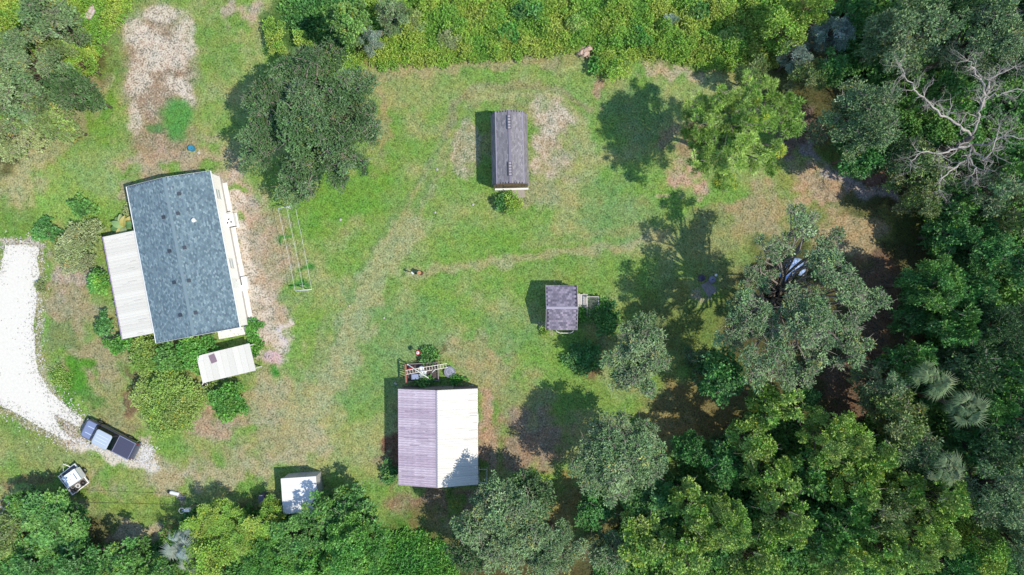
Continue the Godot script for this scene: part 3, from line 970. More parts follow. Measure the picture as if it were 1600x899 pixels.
func barn() -> void:
	var w := 3.88
	var l := 9.35
	var root := thing("barn", "large barn with a ribbed metal roof, one slope lilac and one slope white", "barn", Vector3(-7.2, 0, 14.55), 0.3)
	var wall := mat("barn wall", c8(120, 112, 104), 0.8, 0.4, 0.5)
	gable_walls(root, w - 0.1, l - 0.24, 0.0, 2.75, 3.75, wall)
	var run := Vector2(w, 1.0).length()
	var rows := 10
	var pw := l / rows
	var sheet := panel_mesh(run, pw, 4, 0.028)
	var seam := seam_mesh(run, pw, 4)
	var roof := part("roof", null, null, root)
	var st := begin()
	for s in [-1, 1]:
		var b := slope_basis(s, w, 1.0)
		box(st, Vector3(0, 3.82, 0) + b * Vector3(run / 2.0, -0.05, 0), Vector3(run - 0.06, 0.05, l - 0.06), b)
	roof.mesh = done(st)
	roof.material_override = mat("roof lath", c8(96, 86, 78), 0.9)
	for s in [-1, 1]:
		var b := slope_basis(s, w, 1.0)
		for k in rows:
			var m: Material
			if s < 0:
				m = mat("lilac sheet %d" % ((k * 7) % 5), c8(222 - ((k * 7) % 5) * 4, 208 - ((k * 7) % 5) * 5, 220 - ((k * 7) % 5) * 4), 0.5, 2.0, 1.0)
				(m as StandardMaterial3D).uv1_scale = Vector3(0.13, 2.6, 2.6)
			else:
				m = mat("white sheet %d" % (k % 3), Color.WHITE, 0.45)
			var o := part("roof_panel", sheet, m, roof)
			o.transform = Transform3D(b, Vector3(0, 3.86, (k + 0.5) * pw - l / 2.0))
			var dirty := part("panel_seam", seam, mat("lilac seam" if s < 0 else "white seam", c8(106, 94, 112) if s < 0 else c8(180, 179, 176), 0.9), roof)
			dirty.transform = o.transform
	# rust streaks near the white slope's eave
	var bw := slope_basis(1, w, 1.0)
	for z in [-4.2, -3.9, -3.55, -3.2, -2.65, -2.35, -2.1, -1.4, -0.7, 0.2, 0.6, 1.05, 1.3, 2.0]:
		var long := rng.randf_range(0.4, 1.0) + (0.5 if z > 0 else 0.0)
		part("dirt_streak", box_mesh(Vector3(0, 3.86, 0) + bw * Vector3(run - long / 2.0 - 0.05, 0.0095, z * bw.z.z), Vector3(long, 0.005, 0.05), bw), mat("roof dirt", c8(150, 142, 140), 0.9), roof)
	var bl := slope_basis(-1, w, 1.0)
	for k in 46:
		var long := rng.randf_range(0.4, 2.6)
		var x := rng.randf_range(long / 2.0 + 0.1, run - long / 2.0 - 0.05)
		var z := (rng.randi() % 40 + 0.5) / 40.0 * l - l / 2.0 - 0.085
		part("dirt_streak", box_mesh(Vector3(0, 3.86, 0) + bl * Vector3(x, 0.0095 + k * 0.00005, z * bl.z.z), Vector3(long, 0.005, rng.randf_range(0.03, 0.06)), bl), mat("lilac dirt %d" % (k % 2), [c8(132, 116, 134), c8(164, 148, 160)][k % 2], 0.9), roof)
	for k in 12:
		var long := rng.randf_range(0.3, 1.4)
		part("rust_patch", box_mesh(Vector3(0, 3.86, 0) + bw * Vector3(rng.randf_range(0.8, run - 0.8), 0.010 + k * 0.0001, rng.randf_range(-4.4, 4.4)), Vector3(long, 0.005, rng.randf_range(0.04, 0.12)), bw), mat("pale rust", c8(196, 186, 172), 0.9), roof)
	part("ridge_cap", box_mesh(Vector3(0, 3.9, 0), Vector3(0.13, 0.05, l + 0.02)), mat("ridge metal", c8(142, 138, 146), 0.6), roof)
	for s in [-1, 1]:
		for e in [-1, 1]:
			var bb := slope_basis(s, w, 1.0)
			part("fascia", box_mesh(Vector3(0, 3.76, e * (l / 2.0 + 0.015)) + bb * Vector3(run / 2.0, 0, 0), Vector3(run, 0.16, 0.025), bb), mat("barn trim", c8(128, 120, 128), 0.8), roof)
	var d := part("door", box_mesh(Vector3(0, 1.25, -l / 2.0 + 0.09), Vector3(2.8, 2.5, 0.06)), mat("barn door", c8(140, 132, 122), 0.8, 0.4, 0.7), root)
	part("handle", box_mesh(Vector3(0.3, 1.1, -l / 2.0 + 0.04), Vector3(0.06, 0.25, 0.05)), mat("black iron", c8(30, 30, 32), 0.6), d)
	window_part(root, Vector3(w - 0.08, 1.6, -1.5), 1.0, 0.9, 0.0)
	window_part(root, Vector3(-w + 0.08, 1.6, 1.5), 1.0, 0.9, PI)

func long_shed() -> void:
	# gambrel: steep lower slopes, shallow upper ones
	var root := thing("gambrel_shed", "long dark grey barn-style shed with steep lower roof slopes standing alone on sandy lawn", "shed", at(796.5, 231.5, 2.9), 1.3)
	var hw := 1.78
	var l := 7.05
	var knee := Vector2(1.32, 3.15)
	var prof := [Vector2(-hw, 2.05), Vector2(-knee.x, knee.y), Vector2(0, 3.62), Vector2(knee.x, knee.y), Vector2(hw, 2.05)]
	var siding := mat("tan siding", c8(142, 120, 90), 0.85, 0.4, 1.2)
	for s in [-1, 1]:
		part("wall", box_mesh(Vector3(s * (hw - 0.1), 1.13, 0), Vector3(0.08, 1.85, l - 0.1)), siding, root)
		var rings := []
		for e in [-0.04, 0.04]:
			var ring := [Vector3(-hw + 0.145, 0.2, s * (l / 2.0 - 0.1) + e), Vector3(hw - 0.145, 0.2, s * (l / 2.0 - 0.1) + e)]
			for k in [4, 3, 2, 1, 0]:
				ring.append(Vector3(prof[k].x * 0.915, prof[k].y - 0.06, s * (l / 2.0 - 0.1) + e))
			rings.append(ring)
		var st := begin()
		loft(st, rings)
		part("gable_wall", done(st), siding, root)
	for k in 11:
		part("siding_board", box_mesh(Vector3(-1.55 + k * 0.31, 1.4, l / 2.0 - 0.045), Vector3(0.27, 2.2, 0.02)), siding, root)
	var d := part("door", box_mesh(Vector3(0.1, 1.15, l / 2.0 - 0.02), Vector3(1.5, 1.9, 0.03)), mat("shed door", c8(126, 104, 76), 0.8, 0.4, 1.0), root)
	part("handle", box_mesh(Vector3(0.1, 1.15, l / 2.0 + 0.01), Vector3(0.05, 0.2, 0.04)), mat("black iron", c8(30, 30, 32), 0.6), d)
	part("sill", box_mesh(Vector3(0.1, 0.16, l / 2.0 + 0.08), Vector3(3.4, 0.14, 0.18)), mat("white trim", c8(225, 225, 220), 0.6), root)
	part("ramp", box_mesh(Vector3(0.75, 0.1, l / 2.0 + 0.55), Vector3(1.3, 0.07, 0.8), Basis(Vector3.RIGHT, 0.12)), mat("ramp boards", c8(176, 168, 158), 0.8, 0.4, 1.5), root)
	var roof := part("roof", null, null, root)
	var st2 := begin()
	for k in 4:
		var a: Vector2 = prof[k]
		var b: Vector2 = prof[k + 1]
		var x := Vector3(b.x - a.x, b.y - a.y, 0)
		var y := Vector3(-x.y, x.x, 0).normalized()
		box(st2, Vector3((a.x + b.x) / 2.0, (a.y + b.y) / 2.0, 0), Vector3(x.length(), 0.03, l), Basis(x.normalized(), y, Vector3(0, 0, 1)))
	roof.mesh = done(st2)
	roof.material_override = mat("shed roof deck", c8(64, 60, 68), 0.9)
	var tones := [lin(122, 118, 122), lin(112, 109, 114), lin(131, 127, 130), lin(118, 114, 119)]
	for s in [-1, 1]:
		var upper := slope_basis(s, knee.x, 3.62 - knee.y)
		shingle_field(roof, Vector3(0, 3.62, 0), upper, Vector2(knee.x, 3.62 - knee.y).length(), l, Vector2(0.3, 0.14), tones, 40 + s)
		var lower := slope_basis(s, hw - knee.x, knee.y - 2.05)
		shingle_field(roof, Vector3(s * knee.x, knee.y, 0), lower, Vector2(hw - knee.x, knee.y - 2.05).length(), l, Vector2(0.3, 0.14), tones, 50 + s)
		part("knee_flashing", box_mesh(Vector3(s * knee.x, knee.y + 0.03, 0), Vector3(0.09, 0.03, l)), mat("flashing", c8(136, 130, 144), 0.7), roof)
	part("ridge_cap", box_mesh(Vector3(0, 3.66, 0), Vector3(0.22, 0.03, l + 0.01)), mat("shed ridge", c8(118, 112, 124), 0.9), roof)
	for z in [-2.35, 2.15]:   # the two louvred ridge vents
		var v := part("ridge_vent", box_mesh(Vector3(0, 3.70, z), Vector3(0.40, 0.06, 1.35)), mat("vent frame", c8(70, 66, 74), 0.8), roof)
		for k in 5:
			part("louvre", box_mesh(Vector3(0, 3.745, z - 0.54 + k * 0.27), Vector3(0.24, 0.035, 0.19)), mat("vent louvre", c8(146, 141, 148), 0.6), v)

func small_shed() -> void:
	# its ridge runs across the picture, so it is built along z and turned
	var root := thing("garden_shed", "small grey shingled gable shed with a wire pen at its side", "shed", at(877.5, 481, 2.3), 90.0)
	var hw := 2.2
	var l := 3.05
	var siding := mat("shed wall", c8(176, 168, 150), 0.8, 0.4, 1.0)
	gable_walls(root, hw - 0.12, l - 0.2, 0.12, 2.1, 2.95, siding, 0.08)
	part("floor", box_mesh(Vector3(0, 0.1, 0), Vector3(hw * 2 - 0.4, 0.16, l - 0.3)), mat("deck wood", c8(138, 124, 112), 0.85, 0.5, 1.0), root)
	var roof := part("roof", null, null, root)
	var run := Vector2(hw, 0.92).length()
	var st := begin()
	for s in [-1, 1]:
		var b := slope_basis(s, hw, 0.92)
		box(st, Vector3(0, 3.02, 0) + b * Vector3(run / 2.0, 0, 0), Vector3(run, 0.025, l), b)
	roof.mesh = done(st)
	roof.material_override = mat("garden roof deck", c8(58, 54, 64), 0.9)
	var tones := [lin(124, 117, 132), lin(100, 95, 109), lin(138, 130, 144), lin(112, 106, 120)]
	for s in [-1, 1]: shingle_field(roof, Vector3(0, 3.02, 0), slope_basis(s, hw, 0.92), run, l, Vector2(0.28, 0.2), tones, 70 + s)
	part("ridge_cap", box_mesh(Vector3(0, 3.055, 0), Vector3(0.24, 0.03, l)), mat("pale ridge", c8(150, 144, 158), 0.9), roof)
	for e in [-1, 1]:
		for s in [-1, 1]:
			var bb := slope_basis(s, hw, 0.92)
			part("fascia", box_mesh(Vector3(0, 2.99, e * (l / 2.0 + 0.015)) + bb * Vector3(run / 2.0, 0, 0), Vector3(run, 0.12, 0.03), bb), mat("grey trim", c8(176, 172, 180), 0.7), roof)
	var d := part("door", box_mesh(Vector3(0.6, 1.1, l / 2.0 - 0.08), Vector3(0.9, 1.85, 0.05)), mat("pale door", c8(206, 204, 198), 0.6), root)
	part("handle", box_mesh(Vector3(0.28, 1.1, l / 2.0 - 0.04), Vector3(0.05, 0.12, 0.05)), mat("black iron", c8(30, 30, 32), 0.6), d)
	window_part(root, Vector3(hw - 0.11, 1.4, 0.5), 0.7, 0.7, 0.0)

func box_shed() -> void:
	var root := thing("utility_shed", "square white flat-roofed shed at the edge of the bushes by the lawn", "shed", at(467.5, 774.5, 2.3), 3.8)
	var wall := mat("utility wall", c8(196, 198, 196), 0.7, 0.3, 0.8)
	for s in [-1, 1]:
		part("wall", box_mesh(Vector3(s * 1.62, 1.05, 0), Vector3(0.08, 2.1, 3.35)), wall, root)
		part("wall", box_mesh(Vector3(0, 1.05, s * 1.63), Vector3(3.14, 2.1, 0.08)), wall, root)
	part("door", box_mesh(Vector3(0, 1.0, -1.685), Vector3(0.95, 1.9, 0.03)), mat("grey door", c8(150, 152, 152), 0.6), root)
	var roof := part("roof", box_mesh(Vector3(0, 2.17, 0), Vector3(3.42, 0.1, 3.5)), mat("porch frame", c8(214, 210, 214), 0.7), root)
	for k in 5:
		part("roof_panel", box_mesh(Vector3(0, 2.235, -1.4 + k * 0.7), Vector3(3.46, 0.025, 0.692)), mat("clean white sheet %d" % (k % 2), c8(212 - (k % 2) * 4, 212 - (k % 2) * 4, 212 - (k % 2) * 4), 0.5), roof)

func annex() -> void:
	# the white-roofed lean-to beyond the house's end
	var root := thing("lean_to", "small white metal-roofed lean-to between house end and round bushes", "shed", at(352.5, 568, 2.2), 13.5)
	var w := 5.4
	var dz := 2.75
	for s in [-1, 1]:
		for e in [-1, 1]:
			part("post", box_mesh(Vector3(s * (w / 2.0 - 0.2), 1.0, e * (dz / 2.0 - 0.2)), Vector3(0.1, 2.0, 0.1)), mat("white trim", c8(225, 225, 220), 0.6), root)
	part("wall", box_mesh(Vector3(0, 0.95, -dz / 2.0 + 0.22), Vector3(w - 0.6, 1.9, 0.06)), mat("white siding", Color.WHITE), root)
	var roof := part("roof", box_mesh(Vector3(0, 2.08, 0), Vector3(w - 0.06, 0.06, dz - 0.06)), mat("porch frame", c8(214, 210, 214), 0.7), root)
	for k in 9:
		var wd := w / 9.0
		var short := 0.55 if k == 0 else 0.0
		part("roof_panel", box_mesh(Vector3(-w / 2.0 + (k + 0.5) * wd, 2.135 + (k % 2) * 0.004, short / 2.0), Vector3(wd - 0.012, 0.03, dz - short)), mat("white sheet %d" % (k % 3), Color.WHITE), roof)
	part("patch", box_mesh(Vector3(-1.15, 2.162, -0.75), Vector3(0.62, 0.012, 0.85), Basis(Vector3.UP, 0.15)), mat("brown patch", c8(150, 128, 142), 0.9, 0.6, 3.0), roof)
	part("beam", box_mesh(Vector3(0, 1.98, dz / 2.0 - 0.06), Vector3(w - 0.3, 0.12, 0.08)), mat("dark beam", c8(74, 66, 62), 0.9), roof)

# ---------------------------------------------------------------- things
func wheel(root: Node3D, called: String, where: Vector3, r: float, wide: float, rim: Color) -> MeshInstance3D:
	# axle along x
	var b := Basis(Vector3(0, 0, 1), PI / 2.0)
	var t := part(called, lathe_mesh([Vector2(r * 0.58, -wide / 2), Vector2(r * 0.92, -wide / 2), Vector2(r, -wide * 0.3), Vector2(r, wide * 0.3), Vector2(r * 0.92, wide / 2), Vector2(r * 0.58, wide / 2)], 18, where, b), mat("tyre rubber", c8(30, 30, 32), 0.9), root)
	part("rim", lathe_mesh([Vector2(0, -wide * 0.35), Vector2(r * 0.6, -wide * 0.4), Vector2(r * 0.6, wide * 0.4), Vector2(r * 0.2, wide * 0.28), Vector2(0, wide * 0.3)], 14, where, b), mat("rim " + rim.to_html(), rim, 0.4, 0.0, 1.0, 0.6), t)
	return t

func truck() -> void:
	var root := thing("pickup_truck", "blue-grey pickup truck with a dark covered bed parked at the end of the drive", "pickup truck", at(170, 686.5, 0.9), 62.9)
	var paint := mat("truck shaded side paint", c8(74, 77, 88), 0.3, 0.0, 1.0, 0.4)  # darker than the hood: shade on the sides put into the colour
	paint.clearcoat_enabled = true
	paint.clearcoat = 0.8
	var top := mat("truck hood sky sheen", c8(128, 138, 168), 0.28, 0.0, 1.0, 0.3)  # lighter blue: sky reflection painted into the hood colour
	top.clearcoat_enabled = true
	var roof_sheen := mat("truck roof sky sheen", c8(176, 186, 196), 0.25, 0.0, 1.0, 0.2)  # palest of the three: sky reflection painted into the cab roof colour
	var glass := mat("truck glass", c8(12, 24, 24), 0.06)
	var black := mat("truck trim", c8(26, 26, 30), 0.6)
	var st := begin()
	loft(st, [rrect(0.82, 2.66, 0.3, 0.40), rrect(0.92, 2.80, 0.42, 0.58), rrect(0.97, 2.84, 0.42, 0.86), rrect(0.965, 2.81, 0.40, 1.02), rrect(0.93, 2.76, 0.36, 1.07)])
	var body := part("body", done(st), paint, root)
	st = begin()
	loft(st, [rrect(0.87, 0.60, 0.2, 1.06, -2.06), rrect(0.85, 0.58, 0.2, 1.12, -2.06), rrect(0.72, 0.48, 0.16, 1.15, -2.04)])
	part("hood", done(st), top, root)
	st = begin()
	for s in [-1, 1]: box(st, Vector3(s * 0.34, 1.155, -2.0), Vector3(0.05, 0.015, 0.7))
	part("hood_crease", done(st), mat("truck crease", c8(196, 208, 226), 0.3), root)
	st = begin()
	loft(st, [rrect(0.88, 1.24, 0.12, 1.07, -0.42), rrect(0.86, 1.22, 0.12, 1.14, -0.42), rrect(0.70, 0.80, 0.16, 1.68, -0.30)])
	part("cab", done(st), black, root)
	st = begin()
	loft(st, [rrect(0.78, 0.84, 0.2, 1.67, -0.30), rrect(0.77, 0.82, 0.2, 1.72, -0.30), rrect(0.68, 0.74, 0.18, 1.75, -0.30)])
	part("cab_roof", done(st), roof_sheen, root)
	st = begin()
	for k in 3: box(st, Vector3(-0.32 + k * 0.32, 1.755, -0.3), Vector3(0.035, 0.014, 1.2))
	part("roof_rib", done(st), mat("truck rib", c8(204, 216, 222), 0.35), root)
	var inside := Vector3(0, 1.2, -0.4)
	st = begin()
	quad(st, Vector3(-0.78, 1.15, -1.655), Vector3(0.78, 1.15, -1.655), Vector3(0.64, 1.665, -1.125), Vector3(-0.64, 1.665, -1.125), inside)
	part("windshield", done(st), glass, root)
	st = begin()
	quad(st, Vector3(-0.74, 1.18, 0.80), Vector3(0.74, 1.18, 0.80), Vector3(0.62, 1.65, 0.535), Vector3(-0.62, 1.65, 0.535), inside)
	part("rear_window", done(st), glass, root)
	for s in [-1, 1]:
		for z in [[-1.25, -0.45], [-0.38, 0.42]]:
			st = begin()
			quad(st, Vector3(s * 0.868, 1.17, z[0]), Vector3(s * 0.868, 1.17, z[1]), Vector3(s * 0.725, 1.63, z[1] * 0.8), Vector3(s * 0.725, 1.63, z[0] * 0.8), inside)
			part("side_window", done(st), glass, root)
		var dr := part("door", box_mesh(Vector3(s * 0.977, 0.84, -0.75), Vector3(0.012, 0.4, 1.05)), paint, root)
		part("handle", box_mesh(Vector3(s * 0.99, 0.95, -0.32), Vector3(0.025, 0.03, 0.14)), black, dr)
		st = begin()
		box(st, Vector3(s * 1.06, 1.16, -1.32), Vector3(0.24, 0.15, 0.09))
		box(st, Vector3(s * 0.93, 1.12, -1.32), Vector3(0.1, 0.05, 0.06))
		part("mirror", done(st), black, root)
		for z in [-1.75, 1.62]: wheel(root, "wheel", Vector3(s * 0.84, 0.37, z), 0.37, 0.24, c8(150, 150, 154))
		part("headlight", box_mesh(Vector3(s * 0.66, 0.82, -2.80), Vector3(0.36, 0.16, 0.07)), mat("lamp lens", c8(220, 222, 226), 0.15), root)
		part("taillight", box_mesh(Vector3(s * 0.86, 0.86, 2.80), Vector3(0.14, 0.3, 0.07)), mat("tail lens", c8(128, 20, 22), 0.25), root)
		part("bed_rail", box_mesh(Vector3(s * 0.885, 1.09, 1.80), Vector3(0.06, 0.05, 1.84)), mat("rail metal", c8(158, 160, 180), 0.35, 0.0, 1.0, 0.5), root)
	part("bed_cover", box_mesh(Vector3(0, 1.095, 1.78), Vector3(1.70, 0.05, 1.78)), mat("bed cover vinyl", c8(62, 65, 88), 0.7, 0.12, 1.0), root)
	part("cover_bar", box_mesh(Vector3(0, 1.125, 0.91), Vector3(1.70, 0.04, 0.05)), mat("rail metal", Color.WHITE), root)
	part("cover_bar", box_mesh(Vector3(0, 1.125, 2.66), Vector3(1.70, 0.04, 0.05)), mat("rail metal", Color.WHITE), root)
	part("tailgate", box_mesh(Vector3(0, 0.86, 2.83), Vector3(1.5, 0.42, 0.05)), paint, root)
	part("bumper", box_mesh(Vector3(0, 0.56, -2.86), Vector3(1.7, 0.2, 0.14)), black, root)
	part("bumper", box_mesh(Vector3(0, 0.56, 2.92), Vector3(1.7, 0.18, 0.2)), mat("chrome", c8(170, 170, 172), 0.25, 0.0, 1.0, 0.9), root)
	part("grille", box_mesh(Vector3(0, 0.84, -2.84), Vector3(0.95, 0.24, 0.04)), black, root)

func air_conditioner() -> void:
	var root := thing("air_conditioner", "boxy white air conditioner with a round fan grille beside the house wall", "air conditioner", at(356.5, 344.5, 0.9), 10.76)
	part("pad", box_mesh(Vector3(0, 0.06, 0), Vector3(1.3, 0.12, 1.5)), mat("pale concrete", c8(222, 221, 217), 0.85, 0.2, 1.2), root)
	part("cabinet", box_mesh(Vector3(0, 0.52, 0), Vector3(1.1, 0.8, 1.25)), mat("white enamel", c8(224, 224, 222), 0.4), root)
	part("lid", box_mesh(Vector3(0, 0.94, 0), Vector3(1.16, 0.05, 1.3)), mat("white enamel", Color.WHITE), root)
	var st := begin()
	lathe(st, [Vector2(0.33, 0.968), Vector2(0.36, 0.98), Vector2(0.38, 0.968)], 20, Vector3(0.08, 0, 0.12))
	part("fan_ring", done(st), mat("white enamel", Color.WHITE), root)
	for k in 3:
		var a := k * TAU_ / 3.0 + 0.5
		st = begin()
		var c := Vector3(0.08, 0.973, 0.12)
		var p := [c + Vector3(cos(a - 0.2), 0, sin(a - 0.2)) * 0.1, c + Vector3(cos(a - 0.42), 0, sin(a - 0.42)) * 0.31, c + Vector3(cos(a + 0.42), 0, sin(a + 0.42)) * 0.31, c + Vector3(cos(a + 0.2), 0, sin(a + 0.2)) * 0.1]
		quad(st, p[0], p[1], p[2], p[3], c - Vector3.UP)
		part("fan_blade", done(st), mat("black iron", c8(30, 30, 32), 0.6), root)
	st = begin(true)
	tube(st, [Vector3(0.5, 0.85, -0.75), Vector3(-0.5, 0.85, -0.75)], [0.05, 0.05], 6)
	part("pipe", done(st), mat("white trim", c8(225, 225, 220), 0.6), root)
	part("louvre", box_mesh(Vector3(0, 0.4, 0.64), Vector3(0.95, 0.5, 0.02)), mat("dark louvre", c8(50, 52, 56), 0.7), root)

func clothesline() -> void:
	var root := thing("clothesline", "white clothesline of two T posts and three long lines on the lawn", "clothesline", at(461, 389, 2.1), 0.0)
	var white := mat("white pipe", c8(222, 224, 220), 0.5)
	var a := [at(434.5, 326, 2.1), at(447.5, 323.5, 2.1), at(460.5, 320.5, 2.1)]
	var b := [at(461, 454.5, 2.1), at(474, 453.5, 2.1), at(487, 452.5, 2.1)]
	for ends in [a, b]:
		var st := begin(true)
		var m: Vector3 = ends[1] - root.position
		tube(st, [m + Vector3(0, -0.05, 0), m + Vector3(0, 2.1, 0)], [0.05, 0.05], 8)
		tube(st, [ends[0] - root.position + Vector3(0, 2.1, 0), ends[2] - root.position + Vector3(0, 2.1, 0)], [0.042, 0.042], 8)
		part("post", done(st), white, root)
	for k in 3:
		var st := begin(true)
		var pts := []
		var rr := []
		for i in 7:
			var t := i / 6.0
			pts.append(a[k].lerp(b[k], t) - root.position + Vector3(0, 2.12 - 0.12 * sin(t * PI), 0))
			rr.append(0.016)
		tube(st, pts, rr, 5)
		part("line", done(st), white, root)

func flat_tyre(px: float, py: float, h: float, r: float, colour: Color, label: String, called := "tyre") -> void:
	var root := part(called, lathe_mesh([Vector2(r * 0.52, 0.02), Vector2(r * 0.8, 0.0), Vector2(r, 0.06), Vector2(r, 0.16), Vector2(r * 0.8, 0.22), Vector2(r * 0.52, 0.19), Vector2(r * 0.52, 0.02)], 20), mat("tyre " + colour.to_html(), colour, 0.85), self)
	root.position = at(px, py, h) + Vector3(0, h, 0)
	tag(root, label, "tyre", "tyres lying on the white trailer" if h > 0.3 else "")

func trash_trailer() -> void:
	var c := at(114.5, 749.5, 0.6)
	var root := thing("flat_trailer", "low white-edged flat trailer holding a white freezer and tyres by bushes", "trailer", c, -52.8)
	# x runs towards the lower end in the picture
	var grey := mat("trailer deck", c8(128, 120, 118), 0.9, 0.6, 1.5)
	for k in 7:
		part("plank", box_mesh(Vector3(0, 0.5, -0.84 + k * 0.28), Vector3(2.3, 0.05, 0.26)), grey, root)
	var white := mat("white frame", c8(222, 220, 216), 0.6)
	for s in [-1, 1]:
		part("rail", box_mesh(Vector3(0, 0.58, s * 1.02), Vector3(2.42, 0.12, 0.09)), white, root)
		part("rail", box_mesh(Vector3(s * 1.17, 0.56, 0), Vector3(0.09, 0.12, 1.94)), white, root)
		wheel(root, "wheel", Vector3(-0.1, 0.27, s * 1.2), 0.27, 0.18, c8(190, 190, 190)).transform = Transform3D(Basis(Vector3.UP, PI / 2), Vector3(-0.1, 0.27, s * 1.2)) * Transform3D(Basis(), Vector3(0.1, -0.27, -s * 1.2))
	var st := begin(true)
	tube(st, [Vector3(-1.15, 0.5, 0.5), Vector3(-1.9, 0.45, 0.0), Vector3(-1.15, 0.5, -0.5)], [0.05, 0.05, 0.05], 6)
	part("drawbar", done(st), white, root)
	var z := thing("chest_freezer", "white chest freezer with a loose lid standing on the flat trailer", "freezer", at(111, 747.5, 1.4) + Vector3(0, 0.525, 0), -55.0)
	part("cabinet", box_mesh(Vector3(0, 0.45, 0), Vector3(1.15, 0.9, 1.5)), mat("white enamel", Color.WHITE), z)
	var lid := part("lid", box_mesh(Vector3(0.02, 0.94, -0.05), Vector3(1.2, 0.08, 1.55)), mat("freezer lid", c8(218, 226, 234), 0.4), z)
	part("handle", box_mesh(Vector3(0.1, 1.0, -0.5), Vector3(0.7, 0.05, 0.07)), mat("handle grey", c8(120, 122, 134), 0.5), lid)
	for q in [[-0.3, 0.3], [0.3, 0.35], [-0.3, -0.2], [0.1, 0.1]]:
		part("bolt", lathe_mesh([Vector2(0.045, 0.98), Vector2(0.045, 0.995), Vector2(0, 1.0)], 8, Vector3(q[0], 0, q[1])), mat("handle grey", c8(120, 122, 134), 0.5), lid)
	var side := thing("leaning_sheet", "pale white sheet panel leaning against the chest freezer's side", "panel", at(101.5, 753, 0.8), -55.0)
	part("sheet", box_mesh(Vector3(0, 0.62, 0.0), Vector3(1.3, 1.25, 0.04), Basis(Vector3.RIGHT, -0.5)), mat("pale sheet", c8(196, 204, 222), 0.5), side)
	part("edge_strip", box_mesh(Vector3(0, 1.18, -0.3), Vector3(1.34, 0.05, 0.06), Basis(Vector3.RIGHT, -0.5)), mat("white trim", c8(225, 225, 220), 0.6), side)
	flat_tyre(130.5, 755.3, 0.53, 0.26, c8(32, 32, 34), "black tyre with a bright centre at the outer corner of the flat trailer")
	flat_tyre(122.5, 758.8, 0.53, 0.25, c8(188, 188, 186), "whitish tyre lying between the darker tyres on the flat trailer")
	flat_tyre(114.8, 759.8, 0.53, 0.25, c8(112, 112, 114), "dull grey tyre nearest the freezer on the flat trailer")
	flat_tyre(119.5, 764.3, 0.53, 0.25, c8(40, 38, 38), "black tyre lying lowest on the flat trailer, towards the bushes")
	flat_tyre(110, 730, 0.0, 0.18, c8(28, 28, 30), "tiny black tyre on the grass above the flat trailer")
	var bk := thing("bucket", "white bucket standing at the upper end of the flat trailer", "bucket", at(114.5, 736, 0.7) + Vector3(0, 0.53, 0))
	part("body", lathe_mesh([Vector2(0, 0), Vector2(0.16, 0), Vector2(0.2, 0.4), Vector2(0.17, 0.4), Vector2(0.14, 0.04), Vector2(0, 0.04)], 14), mat("white enamel", Color.WHITE), bk)

